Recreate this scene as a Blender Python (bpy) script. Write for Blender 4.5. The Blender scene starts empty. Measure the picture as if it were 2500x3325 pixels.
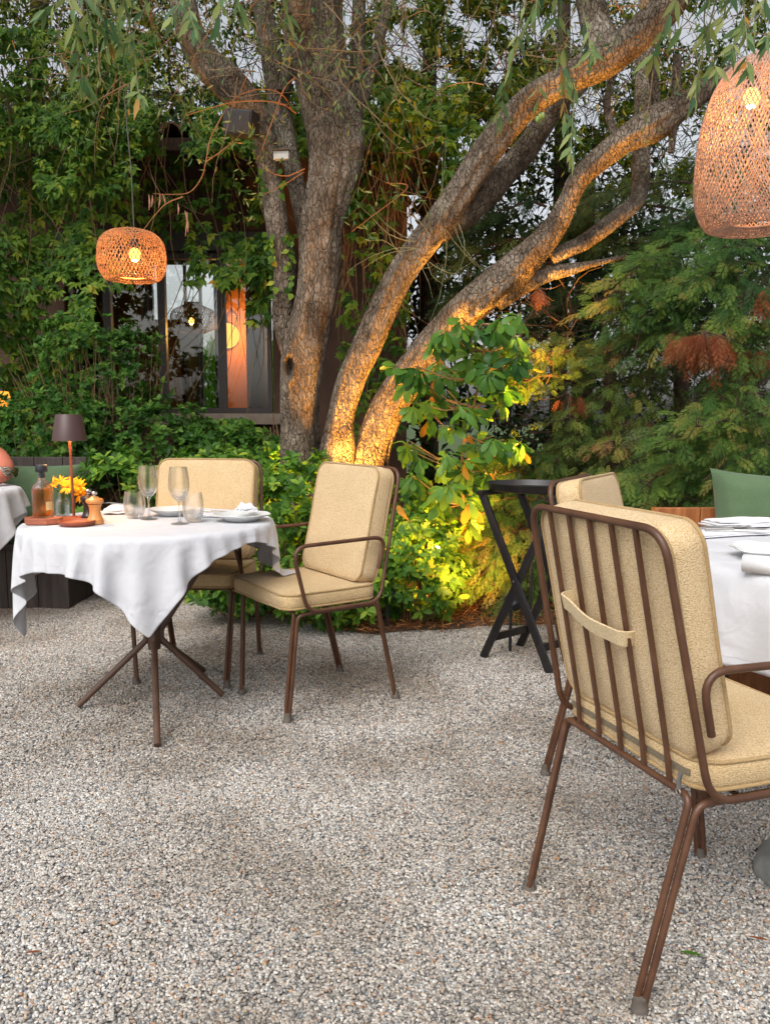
import bpy, math, random
import numpy as np
from mathutils import Vector, Matrix, noise
random.seed(7); RNG = np.random.default_rng(11)
SC = bpy.context.scene
R = math.radians
# ------------------------------------------------------------------ camera, sky, sun, exposure
F, PITCH, CAMH = 1766.5, .113, 1.144          # focal length in units of a 1663 x 2212 frame
cam = bpy.data.cameras.new('camera'); camo = bpy.data.objects.new('camera', cam)
SC.collection.objects.link(camo); SC.camera = camo
camo.location = (0, 0, CAMH); camo.rotation_euler = (math.pi/2 - PITCH, 0, 0)
cam.sensor_fit = 'VERTICAL'; cam.sensor_height = 24; cam.lens = 24*F/2212
cam.clip_start = .05; cam.clip_end = 500
W = bpy.data.worlds.new('World'); SC.world = W; W.use_nodes = True
nt = W.node_tree; nt.nodes.clear()
sky = nt.nodes.new('ShaderNodeTexSky'); sky.sky_type = 'NISHITA'; sky.sun_disc = False
SUN_EL, SUN_AZ = R(50), R(205)                # behind the camera, to the left
sky.sun_elevation = SUN_EL; sky.sun_rotation = SUN_AZ; sky.dust_density = 5.0
hs = nt.nodes.new('ShaderNodeHueSaturation'); hs.inputs['Saturation'].default_value = .22
bg = nt.nodes.new('ShaderNodeBackground'); bg.inputs[1].default_value = .15
wo = nt.nodes.new('ShaderNodeOutputWorld')
nt.links.new(sky.outputs[0], hs.inputs['Color']); nt.links.new(hs.outputs[0], bg.inputs[0]); nt.links.new(bg.outputs[0], wo.inputs[0])
sl = bpy.data.lights.new('sun', 'SUN'); sl.energy = .55; sl.angle = R(35); sl.color = (1, .95, .88)
so = bpy.data.objects.new('sun', sl); SC.collection.objects.link(so)
sd = Vector((math.sin(SUN_AZ)*math.cos(SUN_EL), math.cos(SUN_AZ)*math.cos(SUN_EL), math.sin(SUN_EL)))
so.rotation_euler = sd.to_track_quat('Z', 'Y').to_euler()
SC.view_settings.view_transform = 'Standard'; SC.view_settings.look = 'None'
SC.view_settings.exposure = 0.55; SC.view_settings.gamma = 1
SC.cycles.max_bounces = 8; SC.cycles.transparent_max_bounces = 16
SC.cycles.sample_clamp_indirect = 4; SC.cycles.use_denoising = True
SC.cycles.caustics_reflective = False; SC.cycles.caustics_refractive = False

cP, sP = math.cos(PITCH), math.sin(PITCH)
def ray(x, y):
    dx, dy = (x-831.5)/F, (y-1106)/F
    return Vector((dx, cP-dy*sP, -sP-dy*cP))
def G(x, y, z=0.0):
    d = ray(x, y); return d*((z-CAMH)/d.z) + Vector((0, 0, CAMH))
def P(x, y, Y):
    d = ray(x, y); return d*(Y/d.y) + Vector((0, 0, CAMH))
def px_m(Y): return Y/F                        # metres per frame unit at depth Y
# ------------------------------------------------------------------ object helpers
def tag(o, label=None, cat=None, group=None, kind=None):
    if label: o['label'] = label
    if cat: o['category'] = cat
    if group: o['group'] = group
    if kind: o['kind'] = kind
    return o
def empty(name, loc, rz=0, label=None, cat=None, group=None):
    o = bpy.data.objects.new(name, None); SC.collection.objects.link(o)
    o.location = loc; o.rotation_euler = (0, 0, rz); o.empty_display_size = .1
    return tag(o, label, cat, group)
def link_mesh(name, me, mat, parent=None):
    me.materials.append(mat)
    o = bpy.data.objects.new(name, me); SC.collection.objects.link(o)
    if parent: o.parent = parent
    return o
def copy_tree(o, parent=None):
    c = o.copy(); SC.collection.objects.link(c)
    if parent: c.parent = parent
    for ch in list(o.children): copy_tree(ch, c)
    return c
def fillet(pts, r, n=6):
    pts = [Vector(p) for p in pts]; rr = r if isinstance(r, (list, tuple)) else [r]*len(pts)
    out = [pts[0]]
    for i in range(1, len(pts)-1):
        a, b, c = pts[i-1], pts[i], pts[i+1]
        u, v = (a-b).normalized(), (c-b).normalized()
        ang = u.angle(v); q = rr[i]
        if q <= 0 or ang > 3.1: out.append(b); continue
        t = min(q/math.tan(ang/2), (a-b).length*.49, (c-b).length*.49)
        for k in range(n+1):
            s = k/n; p0, p1 = b+u*t, b+v*t
            out.append(p0*(1-s)**2 + b*2*s*(1-s) + p1*s*s)
    out.append(pts[-1]); return out
def crom(pts, n):
    pts = np.array(pts, float); K = len(pts)
    ext = np.vstack([2*pts[0]-pts[1], pts, 2*pts[-1]-pts[-2]]); out = []
    for i in range(K-1):
        p0, p1, p2, p3 = ext[i], ext[i+1], ext[i+2], ext[i+3]
        for k in range(n):
            t = k/n
            out.append(.5*((2*p1)+(-p0+p2)*t+(2*p0-5*p1+4*p2-p3)*t*t+(-p0+3*p1-3*p2+p3)*t**3))
    out.append(pts[-1]); return np.array(out)
class MB:
    def __init__(s): s.v = []; s.f = []
    def add(s, vs, fs):
        b = len(s.v); s.v += [tuple(p) for p in vs]; s.f += [tuple(i+b for i in f) for f in fs]
    def box(s, c, size, M=None, bev=0):
        x, y, z = [q/2 for q in size]; vs = []
        if bev <= 0:
            vs = [Vector((a*x, b*y, d*z)) for a in (-1, 1) for b in (-1, 1) for d in (-1, 1)]
            fs = [(0,1,3,2),(4,6,7,5),(0,4,5,1),(2,3,7,6),(0,2,6,4),(1,5,7,3)]
        else:
            bm_v, fs = _bevbox(x, y, z, bev); vs = [Vector(p) for p in bm_v]
        if M: vs = [M @ p for p in vs]
        s.add([p + Vector(c) for p in vs], fs)
    def tube(s, pts, r, seg=10, prof=None, caps=True, up=None):
        pts = [Vector(p) for p in pts]; n = len(pts)
        rad = list(r) if hasattr(r, '__len__') else [r]*n
        if prof is None: prof = [(math.cos(2*math.pi*k/seg), math.sin(2*math.pi*k/seg)) for k in range(seg)]
        m = len(prof); T = []
        for i in range(n):
            a = pts[min(i+1, n-1)]-pts[max(i-1, 0)]
            T.append(a.normalized() if a.length > 1e-9 else Vector((0, 0, 1)))
        N = Vector(up) if up else (Vector((0, 0, 1)) if abs(T[0].z) < .9 else Vector((0, 1, 0)))
        vs = []
        for i in range(n):
            N = (N - T[i]*N.dot(T[i]))
            if N.length < 1e-6: N = T[i].orthogonal()
            N.normalize(); B = T[i].cross(N)
            for a, b in prof: vs.append(pts[i] + (N*a + B*b)*rad[i])
        fs = [(i*m+k, i*m+(k+1) % m, (i+1)*m+(k+1) % m, (i+1)*m+k) for i in range(n-1) for k in range(m)]
        if caps: fs += [tuple(range(m-1, -1, -1)), tuple(range((n-1)*m, n*m))]
        s.add(vs, fs)
    def lathe(s, prof, seg=32, c=(0, 0, 0), rib=0, ribn=0):
        n = len(prof); vs = []
        for (r, z) in prof:
            for k in range(seg):
                a = 2*math.pi*k/seg; q = r*(1+rib*math.cos(ribn*a)) if r > 1e-5 else r
                vs.append((c[0]+q*math.cos(a), c[1]+q*math.sin(a), c[2]+z))
        fs = [(i*seg+k, i*seg+(k+1) % seg, (i+1)*seg+(k+1) % seg, (i+1)*seg+k) for i in range(n-1) for k in range(seg)]
        s.add(vs, fs)
    def build(s, name, mat, parent=None, smooth=True, angle=40):
        me = bpy.data.meshes.new(name); me.from_pydata([tuple(p) for p in s.v], [], s.f); me.update()
        if smooth:
            me.polygons.foreach_set('use_smooth', [True]*len(me.polygons))
            try: me.set_sharp_from_angle(angle=R(angle))
            except Exception: pass
        return link_mesh(name, me, mat, parent)
def _bevbox(x, y, z, b):
    b = min(b, x*.9, y*.9, z*.9)
    import bmesh
    bm = bmesh.new(); bmesh.ops.create_cube(bm, size=1)
    for v in bm.verts: v.co = Vector((v.co.x*2*x, v.co.y*2*y, v.co.z*2*z))
    bmesh.ops.bevel(bm, geom=list(bm.edges), offset=b, segments=2, profile=.6, affect='EDGES')
    bm.verts.index_update(); vs = [tuple(v.co) for v in bm.verts]; fs = [tuple(v.index for v in f.verts) for f in bm.faces]
    bm.free(); return vs, fs
def np_mesh(name, V, faces_k, mat, parent=None, smooth=True, attrs=None):
    """V (n,3); faces_k: list of (m,k) int arrays"""
    me = bpy.data.meshes.new(name)
    me.vertices.add(len(V)); me.vertices.foreach_set('co', np.asarray(V, np.float32).ravel())
    loops = np.concatenate([f.ravel() for f in faces_k]); tot = np.concatenate([np.full(len(f), f.shape[1]) for f in faces_k])
    me.loops.add(len(loops)); me.loops.foreach_set('vertex_index', loops.astype(np.int32))
    me.polygons.add(len(tot)); st = np.concatenate([[0], np.cumsum(tot)[:-1]])
    me.polygons.foreach_set('loop_start', st.astype(np.int32)); me.polygons.foreach_set('loop_total', tot.astype(np.int32))
    me.polygons.foreach_set('use_smooth', np.full(len(tot), smooth))
    for k, a in (attrs or {}).items():
        at = me.attributes.new(k, 'FLOAT', 'POINT'); at.data.foreach_set('value', np.asarray(a, np.float32))
    me.update(calc_edges=True)
    return link_mesh(name, me, mat, parent)
# ------------------------------------------------------------------ materials
def lin(r, g, b): return tuple(((c/255)/12.92 if c/255 <= .04045 else ((c/255+.055)/1.055)**2.4) for c in (r, g, b)) + (1,)
def newmat(name):
    m = bpy.data.materials.new(name); m.use_nodes = True; n = m.node_tree.nodes; n.clear()
    return m, n, m.node_tree.links
def nd(n, t, **kw):
    q = n.new(t)
    for k, v in kw.items(): setattr(q, k, v)
    return q
def ramp(n, stops):
    r = n.new('ShaderNodeValToRGB'); e = r.color_ramp.elements
    while len(e) > 1: e.remove(e[-1])
    e[0].position, e[0].color = stops[0]
    for p, c in stops[1:]: q = e.new(p); q.color = c
    return r
def surf(name, cols, rough=.6, scale=8, bump=.2, bscale=60, metal=0, spec=.5, coat=0, stretch=(1, 1, 1), detail=6, dist=.01, btex='noise', sheen=0, trans=0):
    """noise coloured surface with a bump texture"""
    m, n, l = newmat(name)
    tc = nd(n, 'ShaderNodeTexCoord'); mp = nd(n, 'ShaderNodeMapping'); mp.inputs['Scale'].default_value = stretch
    l.new(tc.outputs['Object'], mp.inputs[0])
    nz = nd(n, 'ShaderNodeTexNoise'); nz.inputs['Scale'].default_value = scale; nz.inputs['Detail'].default_value = detail; nz.inputs['Roughness'].default_value = .65
    l.new(mp.outputs[0], nz.inputs['Vector'])
    k = len(cols); rp = ramp(n, [(.28+.44*i/max(1, k-1), c) for i, c in enumerate(cols)])
    l.new(nz.outputs[0], rp.inputs[0])
    b = nd(n, 'ShaderNodeBsdfPrincipled'); o = nd(n, 'ShaderNodeOutputMaterial')
    l.new(rp.outputs[0], b.inputs['Base Color']); b.inputs['Roughness'].default_value = rough
    b.inputs['Metallic'].default_value = metal; b.inputs['Specular IOR Level'].default_value = spec; b.inputs['Coat Weight'].default_value = coat
    b.inputs['Sheen Weight'].default_value = sheen
    if bump:
        if btex == 'noise': t = nd(n, 'ShaderNodeTexNoise'); t.inputs['Detail'].default_value = 8; out = t.outputs[0]
        else: t = nd(n, 'ShaderNodeTexVoronoi'); out = t.outputs['Distance']
        t.inputs['Scale'].default_value = bscale; l.new(mp.outputs[0], t.inputs['Vector'])
        bp = nd(n, 'ShaderNodeBump'); bp.inputs['Strength'].default_value = bump; bp.inputs['Distance'].default_value = dist
        l.new(out, bp.inputs['Height']); l.new(bp.outputs[0], b.inputs['Normal'])
    if trans:
        tr = nd(n, 'ShaderNodeBsdfTranslucent'); mx = nd(n, 'ShaderNodeMixShader'); mx.inputs[0].default_value = trans
        l.new(rp.outputs[0], tr.inputs[0]); l.new(b.outputs[0], mx.inputs[1]); l.new(tr.outputs[0], mx.inputs[2]); l.new(mx.outputs[0], o.inputs[0])
    else: l.new(b.outputs[0], o.inputs[0])
    return m
def leafmat(name, stops, trans=.38, rough=.5, spec=.22):
    m, n, l = newmat(name)
    a = nd(n, 'ShaderNodeAttribute', attribute_name='rnd'); rp = ramp(n, stops); l.new(a.outputs['Fac'], rp.inputs[0])
    b = nd(n, 'ShaderNodeBsdfPrincipled'); b.inputs['Roughness'].default_value = rough; b.inputs['Specular IOR Level'].default_value = spec
    tr = nd(n, 'ShaderNodeBsdfTranslucent'); mx = nd(n, 'ShaderNodeMixShader'); mx.inputs[0].default_value = trans
    br = nd(n, 'ShaderNodeHueSaturation'); br.inputs['Value'].default_value = 1.3; br.inputs['Saturation'].default_value = 1.1
    o = nd(n, 'ShaderNodeOutputMaterial')
    l.new(rp.outputs[0], b.inputs['Base Color']); l.new(rp.outputs[0], br.inputs['Color']); l.new(br.outputs[0], tr.inputs[0])
    l.new(b.outputs[0], mx.inputs[1]); l.new(tr.outputs[0], mx.inputs[2]); l.new(mx.outputs[0], o.inputs[0])
    return m
def glassmat(name, col=(1, 1, 1, 1), ior=1.45, rough=0):
    m, n, l = newmat(name); g = nd(n, 'ShaderNodeBsdfGlass'); g.inputs['Color'].default_value = col; g.inputs['IOR'].default_value = ior; g.inputs['Roughness'].default_value = rough
    tp = nd(n, 'ShaderNodeBsdfTransparent'); tp.inputs[0].default_value = col
    mx = nd(n, 'ShaderNodeMixShader'); mx.inputs[0].default_value = .5; o = nd(n, 'ShaderNodeOutputMaterial')
    l.new(g.outputs[0], mx.inputs[1]); l.new(tp.outputs[0], mx.inputs[2]); l.new(mx.outputs[0], o.inputs[0]); return m
def emit(name, col, s):
    m, n, l = newmat(name); e = nd(n, 'ShaderNodeEmission'); e.inputs[0].default_value = col; e.inputs[1].default_value = s
    o = nd(n, 'ShaderNodeOutputMaterial'); l.new(e.outputs[0], o.inputs[0]); return m
def fabric(name, c1, c2, scale=260, bump=.5, weave='herring'):
    m, n, l = newmat(name)
    tc = nd(n, 'ShaderNodeTexCoord'); nz = nd(n, 'ShaderNodeTexNoise'); nz.inputs['Scale'].default_value = 5; nz.inputs['Detail'].default_value = 5
    nf = nd(n, 'ShaderNodeTexNoise'); nf.inputs['Scale'].default_value = scale*1.3; nf.inputs['Detail'].default_value = 2
    l.new(tc.outputs['Object'], nz.inputs['Vector']); l.new(tc.outputs['Object'], nf.inputs['Vector'])
    mpv = nd(n, 'ShaderNodeMapping'); mpv.inputs['Scale'].default_value = (1, 1, 1.7); l.new(tc.outputs['Object'], mpv.inputs[0])
    vo = nd(n, 'ShaderNodeTexVoronoi'); vo.inputs['Scale'].default_value = scale; l.new(mpv.outputs[0], vo.inputs['Vector'])
    ad = nd(n, 'ShaderNodeMath', operation='MULTIPLY_ADD'); l.new(vo.outputs['Distance'], ad.inputs[0]); ad.inputs[1].default_value = -.9; l.new(nf.outputs[0], ad.inputs[2])
    a2 = nd(n, 'ShaderNodeMath', operation='MULTIPLY_ADD'); l.new(nz.outputs[0], a2.inputs[0]); a2.inputs[1].default_value = .5; l.new(ad.outputs[0], a2.inputs[2])
    rp = ramp(n, [(.05, c2), (.65, c1)]); l.new(a2.outputs[0], rp.inputs[0])
    b = nd(n, 'ShaderNodeBsdfPrincipled'); b.inputs['Roughness'].default_value = .9; b.inputs['Specular IOR Level'].default_value = .2; b.inputs['Sheen Weight'].default_value = .15
    bp = nd(n, 'ShaderNodeBump'); bp.inputs['Strength'].default_value = bump; bp.inputs['Distance'].default_value = .002
    l.new(ad.outputs[0], bp.inputs['Height']); l.new(bp.outputs[0], b.inputs['Normal']); l.new(rp.outputs[0], b.inputs['Base Color'])
    o = nd(n, 'ShaderNodeOutputMaterial'); l.new(b.outputs[0], o.inputs[0]); return m

M = {}
M['rod'] = surf('brown powder coated rod', [lin(66, 42, 28), lin(84, 54, 36), lin(100, 68, 47)], rough=.42, scale=14, bump=.15, bscale=300, spec=.5, dist=.001)
M['tblrod'] = surf('dull brown rod', [lin(68, 48, 38), lin(92, 68, 54)], rough=.5, scale=14, bump=.1, bscale=300, dist=.001)
M['foot'] = surf('grey rubber', [lin(74, 66, 60), lin(104, 96, 88)], rough=.8, scale=30, bump=.1)
M['cush'] = fabric('cream woven fabric', lin(226, 203, 164), lin(192, 162, 118), scale=250, bump=.9)
M['cushside'] = fabric('cream woven side', lin(218, 193, 151), lin(184, 155, 110), scale=250, bump=.8)
M['pipe'] = fabric('shadow toned cream piping', lin(190, 162, 118), lin(156, 128, 86), scale=400)  # darker than the covers: the shadow line along the piping is put into its colour
M['strap'] = fabric('cream strap', lin(224, 204, 166), lin(196, 172, 130), scale=300)
M['grey_metal'] = surf('zip metal', [lin(150, 150, 150), lin(200, 200, 200)], rough=.3, metal=1, bump=0)
M['zip'] = surf('zip tape', [lin(96, 86, 70), lin(130, 118, 98)], rough=.8, scale=200, bump=.2, bscale=900)
M['black'] = surf('black stained wood', [lin(14, 13, 13), lin(28, 25, 26), lin(46, 42, 40)], rough=.38, scale=9, bump=.12, bscale=40, stretch=(1, 1, .3), dist=.003)
M['blackplastic'] = surf('black plastic', [lin(30, 31, 36), lin(40, 42, 48)], rough=.5, scale=12, bump=.1)
M['shade'] = surf('plum metal shade', [lin(66, 44, 42), lin(76, 52, 48)], rough=.45, scale=3, bump=.03, bscale=700)
M['rust'] = surf('terracotta finish', [lin(128, 62, 38), lin(150, 76, 48)], rough=.55, scale=12, bump=.08, bscale=400)
M['board'] = surf('red brown wood', [lin(118, 62, 42), lin(150, 84, 58), lin(170, 100, 72)], rough=.6, scale=10, bump=.2, bscale=70, stretch=(.25, 2, 2))
M['millwood'] = surf('beech wood', [lin(188, 112, 52), lin(206, 134, 70), lin(216, 148, 84)], rough=.4, scale=18, bump=.08, bscale=60, stretch=(1, 1, .2))
M['darkmill'] = surf('dark stained wood', [lin(30, 18, 14), lin(52, 32, 24)], rough=.3, scale=14, bump=.05)
M['steel'] = surf('polished steel', [lin(170, 165, 158), lin(200, 196, 190)], rough=.18, metal=1, bump=0)
M['silver'] = surf('silver bracelet', [lin(150, 140, 128), lin(200, 190, 176)], rough=.28, metal=1, bump=.3, bscale=120)
M['glass'] = glassmat('clear glass')
M['water'] = glassmat('water', (.92, .97, .97, 1), 1.33)
M['amber'] = glassmat('amber liquor', (.96, .55, .13, 1), 1.36)
M['porcelain'] = surf('white porcelain', [lin(208, 210, 208), lin(222, 224, 222)], rough=.22, scale=4, bump=.02)
M['bark'] = None
M['gwood'] = surf('weathered grey brown planks', [lin(48, 42, 40), lin(68, 60, 56), lin(84, 76, 70)], rough=.75, scale=7, bump=.35, bscale=30, stretch=(3, 3, .4))
M['owood'] = surf('oiled orange wood', [lin(122, 68, 34), lin(160, 98, 54), lin(184, 122, 74)], rough=.5, scale=7, bump=.15, bscale=28, stretch=(4, 4, .5))
M['gfab'] = fabric('green linen', lin(96, 118, 88), lin(76, 98, 70), scale=420, bump=.25)
M['gfabd'] = fabric('dark green linen', lin(60, 82, 58), lin(42, 62, 44), scale=420, bump=.25)
M['ypipe'] = surf('ochre piping', [lin(190, 150, 70), lin(210, 170, 90)], rough=.8, bump=.2, bscale=600)
M['skin'] = surf('sun tanned skin', [lin(176, 102, 82), lin(192, 118, 96)], rough=.5, scale=9, bump=.08, bscale=300, spec=.4)
M['dress'] = fabric('dark teal dress', lin(42, 60, 70), lin(28, 42, 50), scale=300)
M['hair'] = surf('dark hair', [lin(40, 28, 20), lin(66, 46, 32)], rough=.5, scale=40, stretch=(6, 6, .5), bump=.6, bscale=80)
M['petal'] = leafmat('orange yellow petals', [(0, lin(236, 150, 16)), (1, lin(248, 184, 40))], trans=.3, rough=.6)
M['fcentre'] = surf('flower centre', [lin(150, 80, 20), lin(190, 120, 30)], rough=.9, scale=200, bump=.6, bscale=600)
M['stem'] = surf('green stem', [lin(90, 120, 50), lin(120, 148, 66)], rough=.6, bump=0)
M['tag'] = surf('grey woven tag', [lin(100, 100, 108), lin(130, 130, 138)], rough=.8, scale=300, bump=0)
M['bamboo'] = surf('split bamboo', [lin(160, 128, 112), lin(196, 162, 142), lin(218, 188, 166)], rough=.5, scale=40, bump=.1, bscale=200, trans=.25)
M['bambood'] = surf('honey bamboo', [lin(160, 112, 74), lin(186, 136, 92), lin(206, 156, 110)], rough=.5, scale=40, bump=.1, bscale=200, trans=.25)
M['cord'] = surf('grey cable', [lin(70, 66, 58), lin(92, 88, 78)], rough=.7, bump=0)
M['bulb'] = emit('lamp bulb', (1, .52, .14, 1), 60)
M['bulbglow'] = emit('warm glowing bulb', (1, .50, .09, 1), 3.2)
M['bulbglass'] = glassmat('bulb glass', (1, .8, .5, 1), 1.2)
M['stone'] = surf('grey stone', [lin(104, 106, 104), lin(132, 133, 130), lin(150, 150, 146)], rough=.85, scale=9, bump=.6, bscale=26)
M['twig'] = surf('thin dry twig', [lin(98, 76, 52), lin(140, 112, 80)], rough=.8, scale=30, bump=.2)
M['twigg'] = surf('green grey twig', [lin(96, 98, 66), lin(132, 130, 92)], rough=.7, scale=30, bump=.2)
M['shoot'] = surf('orange brown shoot', [lin(140, 90, 50), lin(176, 118, 70)], rough=.7, scale=30, bump=.2)
M['plaster'] = surf('brown plaster', [lin(62, 44, 36), lin(78, 55, 43), lin(94, 68, 52)], rough=.9, scale=3, bump=.3, bscale=20)
M['oplaster'] = surf('orange ochre plaster', [lin(176, 104, 48), lin(196, 122, 62)], rough=.85, scale=3, bump=.2, bscale=20)
M['frame'] = surf('dark bronze frame', [lin(42, 36, 36), lin(56, 48, 46)], rough=.45, scale=8, bump=.05)
M['tile'] = surf('old clay roof tile', [lin(84, 56, 42), lin(112, 76, 56), lin(100, 90, 70)], rough=.9, scale=6, bump=.5, bscale=40)
M['sillm'] = surf('pale stone sill', [lin(116, 104, 92), lin(140, 126, 112)], rough=.85, scale=9, bump=.3)
M['white'] = surf('white painted', [lin(206, 206, 202), lin(222, 222, 218)], rough=.6, bump=.05)
M['curtain'] = surf('grey curtain', [lin(96, 98, 100), lin(128, 130, 130)], rough=.9, scale=4, bump=.1)
M['darkfloor'] = surf('dark interior', [lin(50, 42, 38), lin(70, 60, 52)], rough=.7, scale=4, bump=.1)

def barkmat():
    m, n, l = newmat('olive bark')
    tc = nd(n, 'ShaderNodeTexCoord'); mp = nd(n, 'ShaderNodeMapping'); mp.inputs['Scale'].default_value = (1, 1, .42)
    l.new(tc.outputs['Object'], mp.inputs[0])
    wz = nd(n, 'ShaderNodeTexNoise'); wz.inputs['Scale'].default_value = 14; wz.inputs['Detail'].default_value = 4
    l.new(mp.outputs[0], wz.inputs['Vector'])
    mxv = nd(n, 'ShaderNodeMixRGB'); mxv.inputs[0].default_value = .06; l.new(mp.outputs[0], mxv.inputs[1]); l.new(wz.outputs['Color'], mxv.inputs[2])
    vo = nd(n, 'ShaderNodeTexVoronoi', feature='DISTANCE_TO_EDGE'); vo.inputs['Scale'].default_value = 44; l.new(mxv.outputs[0], vo.inputs['Vector'])
    v2 = nd(n, 'ShaderNodeTexVoronoi', feature='DISTANCE_TO_EDGE'); v2.inputs['Scale'].default_value = 17; l.new(mxv.outputs[0], v2.inputs['Vector'])
    nz = nd(n, 'ShaderNodeTexNoise'); nz.inputs['Scale'].default_value = 3.2; nz.inputs['Detail'].default_value = 10; nz.inputs['Roughness'].default_value = .75; l.new(tc.outputs['Object'], nz.inputs['Vector'])
    fn = nd(n, 'ShaderNodeTexNoise'); fn.inputs['Scale'].default_value = 90; fn.inputs['Detail'].default_value = 8; l.new(mp.outputs[0], fn.inputs['Vector'])
    cr = ramp(n, [(.0, (0, 0, 0, 1)), (.10, (1, 1, 1, 1))]); l.new(vo.outputs['Distance'], cr.inputs[0])
    cr2 = ramp(n, [(.0, (0, 0, 0, 1)), (.08, (1, 1, 1, 1))]); l.new(v2.outputs['Distance'], cr2.inputs[0])
    h1 = nd(n, 'ShaderNodeMath', operation='MULTIPLY_ADD'); l.new(cr2.outputs[0], h1.inputs[0]); h1.inputs[1].default_value = .6; l.new(cr.outputs[0], h1.inputs[2])
    h2 = nd(n, 'ShaderNodeMath', operation='MULTIPLY_ADD'); l.new(fn.outputs[0], h2.inputs[0]); h2.inputs[1].default_value = 1.6; l.new(h1.outputs[0], h2.inputs[2])
    rp = ramp(n, [(.3, lin(66, 54, 44)), (.43, lin(104, 90, 76)), (.56, lin(142, 129, 114)), (.68, lin(182, 171, 156))]); l.new(nz.outputs[0], rp.inputs[0])
    dk = nd(n, 'ShaderNodeMixRGB', blend_type='MULTIPLY'); dk.inputs[0].default_value = .6
    c3 = ramp(n, [(.2, lin(120, 112, 104)), (1.0, (1, 1, 1, 1))]); l.new(h1.outputs[0], c3.inputs[0])
    l.new(rp.outputs[0], dk.inputs[1]); l.new(c3.outputs[0], dk.inputs[2])
    b = nd(n, 'ShaderNodeBsdfPrincipled'); b.inputs['Roughness'].default_value = .9; b.inputs['Specular IOR Level'].default_value = .25
    bp = nd(n, 'ShaderNodeBump'); bp.inputs['Strength'].default_value = 1; bp.inputs['Distance'].default_value = .014
    l.new(h2.outputs[0], bp.inputs['Height']); l.new(bp.outputs[0], b.inputs['Normal']); l.new(dk.outputs[0], b.inputs['Base Color'])
    o = nd(n, 'ShaderNodeOutputMaterial'); l.new(b.outputs[0], o.inputs[0]); return m
M['bark'] = barkmat()
M['cbark'] = surf('conifer bark', [lin(50, 36, 28), lin(76, 56, 42)], rough=.9, scale=20, bump=.8, bscale=50, stretch=(1, 1, .2))

def clothmat(name):
    m, n, l = newmat(name)
    tc = nd(n, 'ShaderNodeTexCoord'); nz = nd(n, 'ShaderNodeTexNoise'); nz.inputs['Scale'].default_value = 380; nz.inputs['Detail'].default_value = 3
    nb = nd(n, 'ShaderNodeTexNoise'); nb.inputs['Scale'].default_value = 7; nb.inputs['Detail'].default_value = 3; nb.inputs['Distortion'].default_value = .4
    l.new(tc.outputs['Object'], nz.inputs['Vector']); l.new(tc.outputs['Object'], nb.inputs['Vector'])
    a = nd(n, 'ShaderNodeAttribute', attribute_name='hem')
    hr = ramp(n, [(.0, (1, 1, 1, 1)), (.48, (1, 1, 1, 1)), (.5, (.3, .3, .3, 1)), (.53, (.6, .6, .6, 1)), (.6, (.6, .6, .6, 1))]); l.new(a.outputs['Fac'], hr.inputs[0])
    h = nd(n, 'ShaderNodeMath', operation='MULTIPLY_ADD'); l.new(nz.outputs[0], h.inputs[0]); h.inputs[1].default_value = .12; l.new(hr.outputs[0], h.inputs[2])
    h2 = nd(n, 'ShaderNodeMath', operation='MULTIPLY_ADD'); l.new(nb.outputs[0], h2.inputs[0]); h2.inputs[1].default_value = 7.0; l.new(h.outputs[0], h2.inputs[2])
    ac = nd(n, 'ShaderNodeAttribute', attribute_name='crease'); h3 = nd(n, 'ShaderNodeMath', operation='MULTIPLY_ADD'); l.new(ac.outputs['Fac'], h3.inputs[0]); h3.inputs[1].default_value = 1.3; l.new(h2.outputs[0], h3.inputs[2])
    nw = nd(n, 'ShaderNodeTexNoise'); nw.inputs['Scale'].default_value = 26; nw.inputs['Detail'].default_value = 4; nw.inputs['Distortion'].default_value = .5; l.new(tc.outputs['Object'], nw.inputs['Vector']); h4 = nd(n, 'ShaderNodeMath', operation='MULTIPLY_ADD'); l.new(nw.outputs[0], h4.inputs[0]); h4.inputs[1].default_value = 1.0; l.new(h3.outputs[0], h4.inputs[2])
    bp = nd(n, 'ShaderNodeBump'); bp.inputs['Strength'].default_value = .7; bp.inputs['Distance'].default_value = .003; l.new(h4.outputs[0], bp.inputs['Height'])
    b = nd(n, 'ShaderNodeBsdfPrincipled'); b.inputs['Base Color'].default_value = (.68, .69, .73, 1); b.inputs['Roughness'].default_value = .75; b.inputs['Sheen Weight'].default_value = .1
    l.new(bp.outputs[0], b.inputs['Normal'])
    tr = nd(n, 'ShaderNodeBsdfTranslucent'); tr.inputs[0].default_value = (.75, .74, .76, 1); mx = nd(n, 'ShaderNodeMixShader'); mx.inputs[0].default_value = .15
    o = nd(n, 'ShaderNodeOutputMaterial'); l.new(b.outputs[0], mx.inputs[1]); l.new(tr.outputs[0], mx.inputs[2]); l.new(mx.outputs[0], o.inputs[0]); return m
M['cloth'] = clothmat('white table linen')

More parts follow.
